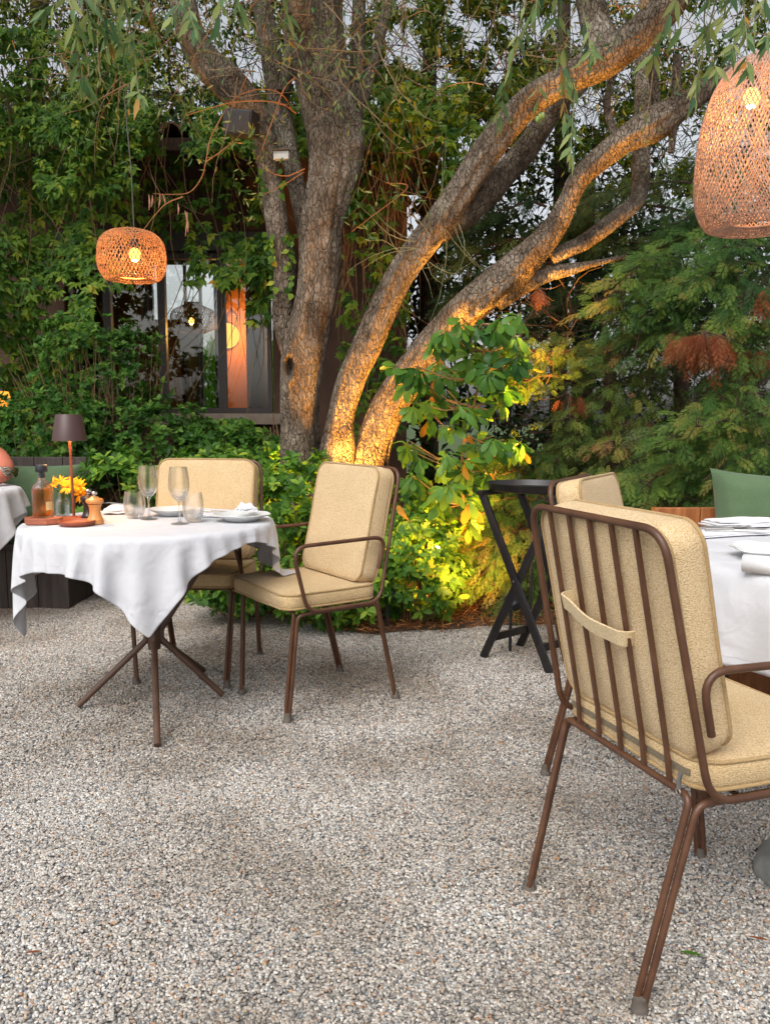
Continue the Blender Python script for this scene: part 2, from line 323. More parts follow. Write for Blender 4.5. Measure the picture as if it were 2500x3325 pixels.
# ------------------------------------------------------------------ ground
def gravel_ground():
    m, n, l = newmat('gravel bed')
    tc = nd(n, 'ShaderNodeTexCoord')
    vo = nd(n, 'ShaderNodeTexVoronoi'); vo.inputs['Scale'].default_value = 120; l.new(tc.outputs['Object'], vo.inputs['Vector'])
    sp = nd(n, 'ShaderNodeSeparateColor'); l.new(vo.outputs['Color'], sp.inputs[0])
    rp = ramp(n, PEB); l.new(sp.outputs[0], rp.inputs[0])
    dk = ramp(n, [(.25, (1, 1, 1, 1)), (.75, (.34, .33, .32, 1))]); l.new(vo.outputs['Distance'], dk.inputs[0])
    mu = nd(n, 'ShaderNodeMixRGB', blend_type='MULTIPLY'); mu.inputs[0].default_value = 1; l.new(rp.outputs[0], mu.inputs[1]); l.new(dk.outputs[0], mu.inputs[2])
    b = nd(n, 'ShaderNodeBsdfPrincipled'); b.inputs['Roughness'].default_value = .8
    bp = nd(n, 'ShaderNodeBump', invert=True); bp.inputs['Strength'].default_value = 1; bp.inputs['Distance'].default_value = .006
    l.new(vo.outputs['Distance'], bp.inputs['Height']); l.new(bp.outputs[0], b.inputs['Normal']); l.new(mu.outputs[0], b.inputs['Base Color'])
    o = nd(n, 'ShaderNodeOutputMaterial'); l.new(b.outputs[0], o.inputs[0]); return m
PEB = [(0, lin(98, 100, 106)), (.10, lin(126, 124, 122)), (.24, lin(150, 145, 138)), (.40, lin(168, 162, 154)), (.56, lin(184, 177, 168)), (.70, lin(198, 192, 184)), (.80, lin(216, 214, 208)), (.86, lin(138, 148, 156)), (.92, lin(186, 160, 130)), (.945, lin(172, 128, 98)), (.965, lin(234, 232, 228)), (1, lin(80, 82, 86))]
M['gravel'] = gravel_ground()
def gh(x, y):
    return .016*noise.noise(Vector((x*1.1, y*1.1, 3))) + .008*noise.noise(Vector((x*4, y*4, 9))) + .004*noise.noise(Vector((x*9, y*9, 5)))
def grid_sheet(name, xs, ys, zf, mat):
    V = np.array([(x, y, zf(x, y)) for y in ys for x in xs]); nx = len(xs)
    f = np.array([(j*nx+i, j*nx+i+1, (j+1)*nx+i+1, (j+1)*nx+i) for j in range(len(ys)-1) for i in range(nx-1)])
    return np_mesh(name, V, [f], mat)
xs = list(np.linspace(-3.6, 3.6, 73)); ys = list(np.linspace(-1.5, 6.0, 76))
XS = [-120, -40, -12, -6] + xs + [6, 12, 40, 120]; YS = [-60, -12, -4] + ys + [7, 9, 14, 40, 160]
g0 = grid_sheet('ground', XS, YS, lambda x, y: gh(x, y)-.006, M['gravel']); tag(g0, 'pale mixed gravel covering the terrace', 'ground', kind='structure')
# real pebbles lying on the sheet
def pebmat():
    m, n, l = newmat('pebbles')
    oi = nd(n, 'ShaderNodeAttribute', attribute_name='prnd'); oi.attribute_type = 'INSTANCER'
    rp = ramp(n, PEB); l.new(oi.outputs['Fac'], rp.inputs[0])
    tc = nd(n, 'ShaderNodeNewGeometry'); nz0 = nd(n, 'ShaderNodeTexNoise'); nz0.inputs['Scale'].default_value = 1.6; nz0.inputs['Detail'].default_value = 5; l.new(tc.outputs['Position'], nz0.inputs['Vector']); nz = ramp(n, [(.35, lin(190, 180, 168)), (.6, (1, 1, 1, 1))]); l.new(nz0.outputs[0], nz.inputs[0])
    mu = nd(n, 'ShaderNodeMixRGB', blend_type='MULTIPLY'); mu.inputs[0].default_value = .8; l.new(rp.outputs[0], mu.inputs[1]); l.new(nz.outputs[0], mu.inputs[2])
    b = nd(n, 'ShaderNodeBsdfPrincipled'); b.inputs['Roughness'].default_value = .6; b.inputs['Specular IOR Level'].default_value = .4; l.new(mu.outputs[0], b.inputs['Base Color'])
    o = nd(n, 'ShaderNodeOutputMaterial'); l.new(b.outputs[0], o.inputs[0]); return m
M['peb'] = pebmat()
def pebbles(name, xr0, xr1, y0, y1, dens, smin, smax, seed, label):
    ny = max(8, int((y1-y0)/.08)); V = []; nx = 40
    for j in range(ny+1):
        y = y0+(y1-y0)*j/ny; t = j/ny; h = xr0+(xr1-xr0)*t
        for i in range(nx+1): x = -h+2*h*i/nx; V.append((x, y, gh(x, y)-.003))
    f = np.array([(j*(nx+1)+i, j*(nx+1)+i+1, (j+1)*(nx+1)+i+1, (j+1)*(nx+1)+i) for j in range(ny) for i in range(nx)])
    o = np_mesh(name, np.array(V), [f], M['peb']); tag(o, label, 'gravel', kind='stuff')
    ng = bpy.data.node_groups.new(name+'_nodes', 'GeometryNodeTree')
    ng.interface.new_socket('Geometry', in_out='INPUT', socket_type='NodeSocketGeometry'); ng.interface.new_socket('Geometry', in_out='OUTPUT', socket_type='NodeSocketGeometry')
    N = ng.nodes; L = ng.links
    gi = N.new('NodeGroupInput'); go = N.new('NodeGroupOutput')
    dp = N.new('GeometryNodeDistributePointsOnFaces'); dp.inputs['Density'].default_value = dens; dp.inputs['Seed'].default_value = seed
    ic = N.new('GeometryNodeMeshIcoSphere'); ic.inputs['Radius'].default_value = 1; ic.inputs['Subdivisions'].default_value = 2
    sh = N.new('GeometryNodeSetShadeSmooth'); sm = N.new('GeometryNodeSetMaterial'); sm.inputs['Material'].default_value = M['peb']
    L.new(ic.outputs['Mesh'], sh.inputs[0]); L.new(sh.outputs[0], sm.inputs[0])
    ip = N.new('GeometryNodeInstanceOnPoints')
    rr = N.new('FunctionNodeRandomValue'); rr.data_type = 'FLOAT_VECTOR'; rr.inputs[0].default_value = (-.5, -.5, 0); rr.inputs[1].default_value = (.5, .5, 6.28)
    rs = N.new('FunctionNodeRandomValue'); rs.data_type = 'FLOAT_VECTOR'; rs.inputs[0].default_value = (smin, smin*.75, smin*.6); rs.inputs[1].default_value = (smax, smax*.8, smax*.72); rs.inputs['Seed'].default_value = 5
    L.new(gi.outputs[0], dp.inputs['Mesh']); L.new(dp.outputs['Points'], ip.inputs['Points']); L.new(sm.outputs[0], ip.inputs['Instance'])
    L.new(rr.outputs[0], ip.inputs['Rotation']); L.new(rs.outputs[0], ip.inputs['Scale'])
    rc = N.new('FunctionNodeRandomValue'); rc.data_type = 'FLOAT'; rc.inputs['Seed'].default_value = 9
    sa = N.new('GeometryNodeStoreNamedAttribute'); sa.data_type = 'FLOAT'; sa.domain = 'INSTANCE'; sa.inputs['Name'].default_value = 'prnd'
    L.new(ip.outputs[0], sa.inputs['Geometry'])
    for s in rc.outputs:
        if s.type == 'VALUE' and s.enabled: L.new(s, sa.inputs['Value'])
    L.new(sa.outputs[0], go.inputs[0])
    md = o.modifiers.new('scatter', 'NODES'); md.node_group = ng
    return o
pebbles('gravel', 1.25, 2.3, 1.15, 2.6, 36000, .0029, .0054, 1, 'coarse rounded pebbles in the near half of the gravel terrace')
pebbles('gravel', 2.3, 3.6, 2.6, 5.1, 23000, .0033, .0058, 2, 'finer looking far half of the gravel running up to the planting bed')
# planting bed: bare earth with fallen needles, along the back of the terrace
M['soil'] = surf('dark earth', [lin(46, 34, 24), lin(74, 54, 38), lin(96, 70, 48)], rough=.95, scale=18, bump=.8, bscale=70)
def bed_edge(x):
    return np.interp(x, [-6, -1.9, -1.1, -.5, -.1, .45, 1.1, 6], [5.6, 5.5, 5.0, 4.62, 4.28, 4.42, 4.5, 4.6])
def bed():
    V = []; nx, ny = 90, 24; X = np.linspace(-5, 5, nx)
    for j in range(ny):
        t = j/(ny-1)
        for x in X:
            y = bed_edge(x) + .05*noise.noise(Vector((x*4, 0, 0))) + t*t*7
            V.append((x, y, .002+min(1, t*5)*.05 + .02*noise.noise(Vector((x*3, y*3, 1)))*min(1, t*6)))
    f = np.array([(j*nx+i, j*nx+i+1, (j+1)*nx+i+1, (j+1)*nx+i) for j in range(ny-1) for i in range(nx-1)])
    o = np_mesh('planting_bed', np.array(V), [f], M['soil']); tag(o, 'bare brown earth bed behind the gravel', 'soil', kind='structure')
bed()
M['lawn'] = surf('dark rough lawn', [lin(34, 52, 22), lin(58, 78, 34), lin(84, 96, 46)], rough=.95, scale=2.5, bump=.6, bscale=30)
lw = grid_sheet('lawn', [-120, -30, -10, -6.3, 6, 12, 30, 120], [10.7, 11, 14, 20, 40, 80, 160], lambda x, y: .03, M['lawn']); tag(lw, 'dark green ground behind the garden', 'lawn', kind='structure')
# ------------------------------------------------------------------ foliage helpers
def rot_frame(d, up):
    d = d/np.linalg.norm(d, axis=1, keepdims=True)
    z = up - d*(up*d).sum(1, keepdims=True); ln = np.linalg.norm(z, axis=1, keepdims=True)
    z = np.where(ln > 1e-5, z/np.maximum(ln, 1e-5), np.cross(d, [[1, 0, .1]]))
    return d, np.cross(z, d), z
def mk_t(v, f): return (np.array(v, float), f)
def leaf_t(w=.17, wt=.6, curl=.08, fold=.04):
    v = [(0, 0, 0), (wt*.5, w*.8, fold-curl*.1), (wt, w, fold-curl*.4), (1, 0, -curl), (wt, -w, fold-curl*.4), (wt*.5, -w*.8, fold-curl*.1), (wt*.5, 0, 0), (wt, 0, -curl*.3)]
    f = [(0, 6, 1), (1, 6, 7, 2), (2, 7, 3), (0, 5, 6), (5, 4, 7, 6), (4, 3, 7)]
    return mk_t(v, f)
T_OB = leaf_t(.21, .68, .16, .05); T_LAN = leaf_t(.10, .5, .10, .03); T_VIN = leaf_t(.22, .42, .22, .07); T_SM = leaf_t(.24, .55, .06, .04)
def leaf_r(w=.2, curl=.2, fold=.04):
    v = [(0, 0, 0), (.35, w*.45, fold), (.68, w, fold-curl*.4), (.90, w*.72, -curl*.75), (1, 0, -curl), (.90, -w*.72, -curl*.75), (.68, -w, fold-curl*.4), (.35, -w*.45, fold), (.35, 0, 0), (.68, 0, -curl*.3), (.88, 0, -curl*.7)]
    return mk_t(v, [(0, 8, 1), (1, 8, 9, 2), (2, 9, 10, 3), (3, 10, 4), (0, 7, 8), (7, 6, 9, 8), (6, 5, 10, 9), (5, 4, 10)])
T_Q = mk_t([(0, 0, 0), (.5, .22, .05), (1, 0, -.1), (.5, -.22, .05)], [(0, 2, 1), (0, 3, 2)])
T_OV = leaf_t(.34, .45, .12, .05)
def frond_t():
    v = []; f = []
    def kite(p, d, L, w):
        p = np.array(p, float); d = np.array(d, float)/np.linalg.norm(d); q = np.array([-d[1], d[0], 0])
        b = len(v); z = (0, 0, -.10*L)
        v.extend([p, p+d*L*.35+q*w, p+d*L+z, p+d*L*.35-q*w]); f.append((b, b+3, b+2, b+1))
    kite((0, 0, 0), (1, 0, 0), 1, .010)
    for i in range(7):
        x = .08+.84*i/7; L = .46*(1-x*.62)*(.55+min(.45, x*1.6)); s0 = 1 if i % 2 else -1
        for q in (1, -1):
            xx = x+(.06 if q == s0 else 0); d = np.array([.80, .60*q, 0]); p = np.array([xx, 0, 0.0])
            kite(p, d, L, .009)
            for k in range(3):
                t = .28+.22*k; c = p+d*L*t; l2 = L*.46*(1-.45*t)
                kite(c, (1, .02*q, -.05), l2, .0085); kite(c, (.35, .94*q, -.05), l2*.8, .0085)
    V = np.array(v); V[:, 2] -= .18*V[:, 0]**2+.2*np.abs(V[:, 1])**1.5
    return (V, f)
T_FR = frond_t()
def leaves(name, pos, d, up, size, tmpl, mat, parent=None, rnd=None, jit=.35):
    N = len(pos); TV, TF = tmpl; k = len(TV)
    d = d+RNG.normal(0, jit*.5, d.shape); up = up+RNG.normal(0, jit, up.shape)
    X, Y, Z = rot_frame(d, up); S = np.asarray(size)[:, None, None]
    wv = RNG.uniform(.8, 1.2, (N, 1, 1)); cz = RNG.uniform(.2, 2.0, (N, 1, 1))
    V = pos[:, None, :] + S*(TV[None, :, 0:1]*X[:, None, :] + wv*TV[None, :, 1:2]*Y[:, None, :] + cz*TV[None, :, 2:3]*Z[:, None, :])
    V = V.reshape(-1, 3); off = (np.arange(N)*k)[:, None]; fk = []
    for n_ in (3, 4):
        F_ = [q for q in TF if len(q) == n_]
        if F_: fk.append((np.array(F_)[None]+off[:, :, None]).reshape(-1, n_))
    if rnd is None: rnd = RNG.uniform(0, 1, N)
    return np_mesh(name, V, fk, mat, parent, attrs={'rnd': np.repeat(rnd, k)})
def unit(n):
    v = RNG.normal(0, 1, (n, 3)); return v/np.linalg.norm(v, axis=1, keepdims=True)
def whorls(tips, axes, n=8, size=.06, spread=1.1, droop=.2, sv=.3):
    """leaf rosettes: n leaves round each tip"""
    P_, D_, U_, S_, R_ = [], [], [], [], []
    for t, a in zip(tips, axes):
        a = a/np.linalg.norm(a); o = np.cross(a, [.3, .5, .81]); o /= np.linalg.norm(o); q = np.cross(a, o)
        ph = RNG.uniform(0, 6.28); base = RNG.uniform(0, 1); m = int(RNG.integers(n-2, n+3))
        for k in range(m):
            an = ph+k*2.4; e = spread*RNG.uniform(.6, 1.15); rad = o*math.cos(an)+q*math.sin(an)
            dd = a*math.cos(e)+rad*math.sin(e); dd = dd+np.array([0, 0, -droop])
            P_.append(t - a*RNG.uniform(0, .03)*size/.06); D_.append(dd); U_.append(a*math.sin(e)-rad*math.cos(e)+np.array([0, 0, .2])); S_.append(size*RNG.uniform(1-sv, 1+sv)); R_.append(np.clip(base+RNG.normal(0, .15), 0, 1))
    return np.array(P_), np.array(D_), np.array(U_), np.array(S_), np.array(R_)
def twigs(mb, starts, dirs, lens, r=.002, bend=.3, seg=6, sides=4, grav=0):
    for s, d, L in zip(starts, dirs, lens):
        p = Vector(s); d = Vector(d).normalized(); pts = [p.copy()]; b = Vector(RNG.normal(0, bend, 3))
        for k in range(seg):
            d = (d + b/seg + Vector(RNG.normal(0, bend*.35, 3))/2 + Vector((0, 0, -grav/seg))).normalized(); p = p+d*(L/seg); pts.append(p.copy())
        mb.tube(pts, [r*(1-.75*k/seg) for k in range(seg+1)], seg=sides, caps=False)
def ell_pts(c, r, n, shell=.45, clump=0):
    u = unit(n); t = RNG.uniform(shell, 1, (n, 1))**.7
    p = np.array(c)+u*t*np.array(r)
    return p, u
M['l_pitt'] = leafmat('hedge leaf', [(0, lin(50, 86, 30)), (.4, lin(76, 118, 40)), (.8, lin(112, 150, 54)), (1, lin(150, 174, 64))])
M['l_rhodo'] = leafmat('big glossy leaf', [(0, lin(52, 92, 40)), (.5, lin(92, 134, 50)), (.93, lin(98, 130, 52)), (.97, lin(188, 130, 40)), (1, lin(196, 140, 46))], rough=.35)
M['l_vine'] = leafmat('creeper leaf', [(0, lin(44, 80, 24)), (.45, lin(78, 118, 36)), (.85, lin(122, 150, 48)), (.955, lin(156, 164, 54)), (.97, lin(200, 150, 34)), (1, lin(206, 110, 36))])
M['l_small'] = leafmat('small shrub leaf', [(0, lin(40, 76, 30)), (.6, lin(70, 112, 42)), (1, lin(106, 140, 60))])
M['l_olive'] = leafmat('olive leaf', [(0, lin(66, 98, 66)), (.5, lin(104, 130, 78)), (.95, lin(152, 160, 98)), (.985, lin(172, 126, 62)), (1, lin(186, 136, 66))], rough=.45)
M['l_ivy'] = leafmat('tree top leaf', [(0, lin(36, 60, 18)), (.6, lin(74, 98, 24)), (1, lin(140, 136, 30))], trans=.4)
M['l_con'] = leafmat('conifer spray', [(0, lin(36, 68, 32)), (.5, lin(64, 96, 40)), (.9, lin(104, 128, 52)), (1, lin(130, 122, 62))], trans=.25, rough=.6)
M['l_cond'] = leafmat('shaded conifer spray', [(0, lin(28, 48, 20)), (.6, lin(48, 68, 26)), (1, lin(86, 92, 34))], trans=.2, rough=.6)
M['l_dead'] = leafmat('dead brown spray', [(0, lin(104, 56, 34)), (.6, lin(140, 78, 46)), (1, lin(168, 122, 84))], trans=.3, rough=.8)
M['l_yel'] = leafmat('yellow green spray', [(0, lin(60, 82, 38)), (.6, lin(96, 116, 48)), (.9, lin(136, 138, 60)), (1, lin(160, 122, 78))], trans=.35, rough=.6)
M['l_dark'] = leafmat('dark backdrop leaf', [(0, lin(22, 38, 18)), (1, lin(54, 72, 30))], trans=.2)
M['needle'] = leafmat('fallen needles', [(0, lin(120, 70, 36)), (.6, lin(166, 104, 58)), (1, lin(196, 146, 92))], trans=.1, rough=.8)
M['l_grass'] = leafmat('bright garden leaf', [(0, lin(92, 150, 50)), (1, lin(150, 190, 80))], trans=.5)
# ------------------------------------------------------------------ bark tubes
def bark_tube(mb, nodes, seg=40, step=.03, knots=(), seed=0, amp=.07, holes=()):
    pts = []
    for (x, y, Y, w) in nodes:
        p = P(x, y, Y); pts.append((p.x, p.y, p.z, w*.5*px_m((p-Vector((0, 0, CAMH))).dot(Vector((0, cP, -sP))))))
    L = sum((Vector(pts[i][:3])-Vector(pts[i+1][:3])).length for i in range(len(pts)-1))
    n = max(3, int(L/step/(len(pts)-1))); C = crom(pts, n); m = len(C)
    N = Vector((0, -1, .05)); vs = []; s = 0; tw = seed*1.7
    for i in range(m):
        c = Vector(C[i][:3]); T = (Vector(C[min(i+1, m-1)][:3])-Vector(C[max(i-1, 0)][:3])).normalized()
        if i: s += (c-Vector(C[i-1][:3])).length
        N = (N-T*N.dot(T)).normalized(); B = T.cross(N); r = C[i][3]
        for k in range(seg):
            a = 2*math.pi*k/seg; u = N*math.cos(a)+B*math.sin(a)
            a2 = a+s*.5+tw
            q = 1 + amp*1.6*noise.noise(Vector((math.cos(a2)*1.3, math.sin(a2)*1.3, s*.9+seed*7))) \
                  + amp*1.2*noise.noise(Vector((math.cos(a2)*3.2, math.sin(a2)*3.2, s*1.6+seed*3+20))) \
                  + amp*.5*noise.noise(Vector((math.cos(a2)*7, math.sin(a2)*7, s*7+seed)))
            p = c+u*r*q
            for (h, hr, dep) in knots:
                dd = (p-h).length
                if dd < hr*2.5: p = p+u*dep*math.exp(-(dd/hr)**2)
            for (h, hx, hz, dep) in holes:
                e = math.hypot((p.x-h.x)/hx, (p.z-h.z)/hz)
                if e < 2.4 and p.y < c.y: p = p+Vector((0, 1, 0))*dep*math.exp(-e**4) - Vector((0, 1, 0))*.022*math.exp(-((e-1.35)/.35)**2)
            vs.append(p)
    fs = [(i*seg+k, i*seg+(k+1) % seg, (i+1)*seg+(k+1) % seg, (i+1)*seg+k) for i in range(m-1) for k in range(seg)]
    fs += [tuple(range(seg-1, -1, -1)), tuple(range((m-1)*seg, m*seg))]
    mb.add(vs, fs)
# ------------------------------------------------------------------ the old olive tree
TY = 5.4
base = G(715, 1270)
ot = empty('olive_tree', (0, 0, 0), 0, 'old olive tree with three leaning grey brown trunks rising behind the hedge', 'tree')
hole_c = P(626, 795, 5.30); knob_c = P(770, 312, 5.28)
T1 = [(655,1290,TY,118),(652,1150,TY,104),(648,990,TY,88),(646,905,TY,82),(647,830,TY,84),(654,765,TY,92),(668,705,TY,86),(682,640,TY,80),(690,568,TY,88),(693,500,TY,92),(708,425,TY,98),(722,362,TY,112),(724,300,TY,122),(708,240,TY,108),(697,180,TY,108),(694,120,TY,108),(692,60,TY,100),(694,-60,TY,90)]
mb = MB(); bark_tube(mb, T1, seg=72, step=.02, seed=1, amp=.10, knots=[(knob_c, .05, .035)], holes=[(hole_c, .026, .062, .085)]); mb.build('trunk', M['bark'], ot, angle=80)
T2 = [(722,1290,5.3,110.0),(722,1150,5.3,91.0),(722,1040,5.3,78.3),(730,965,5.3,71.7),(736,900,5.28,57.5),(758,820,5.25,62.5),(792,748,5.22,63.7),(824,676,5.2,61.1),(858,604,5.15,58.6),(895,548,5.1,59.7),(942,488,5.05,64.4),(990,420,5.0,65.4),(1038,345,4.95,66.4),(1092,275,4.9,65.6),(1150,215,4.85,59.7),(1226,172,4.8,55.6),(1300,135,4.75,69.9),(1370,85,4.7,69.0),(1430,30,4.65,68.1),(1500,-60,4.6,64.0)]
mb = MB(); bark_tube(mb, T2, seg=64, step=.022, seed=2, amp=.11, knots=[(P(768, 935, 5.2), .05, .03)]); mb.build('trunk', M['bark'], ot, angle=80)
T3 = [(800,1290,5.45,107.8),(792,1150,5.42,93.3),(800,1000,5.4,81.0),(822,915,5.35,74.6),(858,845,5.3,72.1),(910,775,5.2,71.5),(975,700,5.1,70.9),(1040,640,5.0,72.2),(1105,588,4.95,71.6),(1160,535,4.9,60.1),(1200,487,4.9,50.5),(1224,440,4.88,44.7),(1252,385,4.86,46.1),(1300,340,4.85,51.0),(1355,298,4.8,55.8),(1410,268,4.8,67.3),(1465,232,4.78,51.3),(1530,190,4.75,42.4),(1680,110,4.7,37.0)]
mb = MB(); bark_tube(mb, T3, seg=64, step=.022, seed=3, amp=.11); mb.build('trunk', M['bark'], ot, angle=80)
LIMBS = [
 ([(640,800,5.55,40),(626,740,5.5,48),(612,690,5.5,44),(613,640,5.5,44),(617,568,5.5,50),(604,520,5.5,48),(597,470,5.5,48),(587,400,5.5,46),(576,340,5.5,46),(566,275,5.48,50),(535,225,5.45,62),(492,178,5.4,74),(446,135,5.35,70),(415,80,5.3,62),(396,0,5.3,56),(385,-70,5.3,52)],4),
 ([(668,560,5.55,30),(655,480,5.62,34),(642,410,5.7,38),(625,330,5.75,40),(604,230,5.8,46),(590,140,5.85,46),(572,40,5.9,42),(560,-50,5.9,40)],5),
 ([(748,330,5.6,40),(762,240,5.65,36),(772,140,5.7,32),(776,0,5.75,28),(778,-60,5.75,28)],6),
 ([(768,260,5.65,28),(790,190,5.7,26),(812,110,5.8,26),(830,40,5.8,22),(850,-50,5.8,20)],7),
 ([(690,150,5.36,60),(668,80,5.3,56),(650,20,5.2,48),(636,-60,5.1,44)],8),
 ([(612,200,5.7,30),(628,110,5.7,30),(622,20,5.7,28),(630,-60,5.7,26)],9),
 ([(945,500,5.12,60),(1000,462,5.12,60),(1054,410,5.15,62),(1100,365,5.2,52),(1135,325,5.2,52),(1172,270,5.15,48),(1210,215,5.05,44),(1250,185,4.95,40)],10),
 ([(1318,140,4.75,80),(1300,95,4.8,66),(1282,40,4.85,60),(1262,-60,4.9,54)],11),
 ([(1185,560,5.0,36),(1225,540,5.05,34),(1262,522,5.1,34),(1334,468,5.2,36),(1378,425,5.3,34),(1384,342,5.4,38),(1388,216,5.5,38),(1394,100,5.6,34),(1400,-50,5.6,30)],12),
 ([(1070,650,5.0,44),(1120,618,5.0,42),(1180,592,5.0,34),(1230,582,5.05,26),(1280,570,5.1,14),(1352,554,5.2,9)],13),
 ([(1402,130,4.85,18),(1412,180,4.85,19),(1422,250,4.85,16),(1424,256,4.85,13)],14),
 ([(1462,120,4.8,18),(1460,180,4.8,20),(1457,250,4.8,18),(1449,330,4.8,14)],15),
 ([(1330,300,4.9,20),(1310,230,4.95,16),(1325,160,5,14),(1350,90,5,12)],16),
]
for nodes, sd_ in LIMBS:
    mb = MB(); bark_tube(mb, nodes, seg=32 if nodes[1][3] > 30 else 14, step=.035, seed=sd_); mb.build('limb', M['bark'], ot, angle=80)
# sprouting twigs high on the olive, in front of the sky
mb = MB(); st, dr, ln = [], [], []
for _ in range(300):
    x = RNG.choice([RNG.uniform(100, 640), RNG.uniform(620, 900), RNG.uniform(1000, 1663)]); y = RNG.uniform(-80, 190); Yd = RNG.uniform(4.6, 6.0)
    st.append(P(x, y, Yd)); dr.append(Vector((RNG.normal(-.1, .6), RNG.normal(0, .3), RNG.normal(-.35, .6)))); ln.append(RNG.uniform(.2, .75))
twigs(mb, st, dr, ln, r=.0038, bend=.8, seg=6, sides=3, grav=.3); mb.build('twigs', M['twig'], ot)
pts = []; ds = []
for s, d, L in zip(st, dr, ln):
    for _ in range(13):
        t = RNG.uniform(.3, 1.1); pts.append(np.array(s)+np.array(d.normalized())*L*t+RNG.normal(0, .06, 3)); ds.append(RNG.normal(0, .6, 3)+np.array([0, -.1, -.7]))
pts = np.array(pts); ds = np.array(ds)
leaves('foliage', pts, ds, unit(len(pts)), RNG.uniform(.04, .065, len(pts)), T_LAN, M['l_olive'], ot)
# small twigs growing out of the trunk low down
mb = MB(); st, dr, ln = [], [], []
for (x, y, Yd, dx, dz, L) in [(890,520,5.0,-.9,.25,.5),(905,530,5.0,-.8,-.1,.42),(870,545,5.0,-.8,.5,.35),(930,500,4.95,-.5,.75,.42),(955,470,4.9,-.25,.9,.4),(900,560,5.0,.4,-.8,.3),(920,560,4.95,.5,-.7,.35),(960,500,4.9,.4,-.9,.55),(985,480,4.9,.3,-.9,.5)]:
    for k in range(2):
        st.append(P(x+RNG.normal(0, 6), y+RNG.normal(0, 6), Yd)); dr.append(Vector((dx+RNG.normal(0, .2), RNG.normal(-.1, .25), dz+RNG.normal(0, .2)))); ln.append(L*RNG.uniform(.7, 1.2))
twigs(mb, st, dr, ln, r=.0026, bend=.7, seg=7, sides=4); mb.build('twigs', M['twigg'], ot)
pts, ds = [], []
for s, d, L in list(zip(st, dr, ln))[4:10]:
    for _ in range(9):
        t = RNG.uniform(.4, 1.05); pts.append(np.array(s)+np.array(d.normalized())*L*t+RNG.normal(0, .03, 3)); ds.append(np.array(d)+RNG.normal(0, .7, 3))
leaves('foliage', np.array(pts), np.array(ds), unit(len(pts)), RNG.uniform(.045, .07, len(pts)), T_LAN, M['l_olive'], ot)
# long curving shoots left of the trunk
def shoot(mb, pxs, r=.0035):
    mb = MB()
    C = crom([tuple(P(x, y, Yd)) for x, y, Yd in pxs], 8); n = len(C); mb.tube(C, [r*(1-.6*k/(n-1)) for k in range(n)], seg=5, caps=False); mb.build('shoot', M['shoot'], ot)
shoot(mb, [(638,168,5.2),(615,190,5.1),(596,240,5.05),(580,285,5),(565,325,5)], .006)
shoot(mb, [(640,245,5.15),(610,225,5.05),(560,218,4.95),(500,222,4.9),(450,235,4.85),(400,250,4.85)], .005)
shoot(mb, [(632,240,5.15),(615,210,5.05),(590,195,5),(545,195,4.95),(505,215,4.9),(480,250,4.9)], .004)
shoot(mb, [(480,250,4.9),(455,300,4.85),(445,350,4.8),(435,385,4.8),(410,415,4.7),(370,420,4.65),(330,418,4.6)], .004)
shoot(mb, [(445,350,4.8),(480,325,4.8),(510,300,4.8),(530,280,4.8)], .003)
shoot(mb, [(395,425,4.65),(360,440,4.6),(335,465,4.5),(310,497,4.35)], .0035)
shoot(mb, [(658,365,5.1),(620,380,5.05),(585,372,5.0),(560,350,5.0)], .004)
shoot(mb, [(656,372,5.1),(620,395,5.05),(590,410,5.0),(570,420,5.0)], .003)
shoot(mb, [(835,395,5.1),(880,405,5.0),(800,470,5.0),(760,500,5.0)], .003)
pts, ds, ss = [], [], []
for (x, y, Yd, n, s) in [(575,185,4.95,10,.055),(535,290,4.8,16,.05),(500,300,4.8,10,.05),(420,335,4.75,7,.055),(560,345,4.9,12,.04),(590,320,5,8,.05),(520,395,4.8,14,.035),(540,430,4.85,14,.035),(460,270,4.85,8,.04),(400,250,4.85,8,.035),(600,265,5,8,.05),(530,470,4.9,10,.03)]:
    for _ in range(n):
        pts.append(np.array(P(x+RNG.normal(0, 14), y+RNG.normal(0, 11), Yd))); ds.append(RNG.normal(0, 1, 3)+np.array([0, -.2, .2])); ss.append(s*RNG.uniform(.7, 1.3))
leaves('foliage', np.array(pts), np.array(ds), unit(len(pts)), ss, T_LAN, M['l_olive'], ot)
M['pod'] = surf('dry seed pod', [lin(140, 96, 76), lin(170, 124, 100)], rough=.7)
for (x, y, L) in [(322,420,34),(330,422,26),(346,420,30),(352,421,22),(385,440,24),(400,455,46),(405,458,52),(403,462,40)]:
    a = P(x, y, 4.65); b = P(x+RNG.uniform(-6, 8), y+L, 4.63); pods = MB(); pods.tube([a, (a+b)/2+Vector((.004, 0, 0)), b], [.002, .005, .001], seg=6); pods.build('seed_pod', M['pod'], ot)
# ivy leaves creeping on the left limb
pts, ds = [], []
for _ in range(70):
    y = RNG.choice([RNG.uniform(330, 420), RNG.uniform(480, 650), RNG.uniform(500, 560)]); x = np.interp(y, [330, 400, 520, 650], [574, 586, 604, 612])+RNG.choice([-1, 1])*RNG.uniform(12, 30)
    pts.append(np.array(P(x, y, 5.42))); ds.append(np.array([RNG.normal(0, .5), -.3, -.8]))
leaves('ivy_leaves', np.array(pts), np.array(ds), np.tile([[0, -1, .3]], (len(pts), 1)), RNG.uniform(.035, .06, len(pts)), T_OV, M['l_vine'], ot)

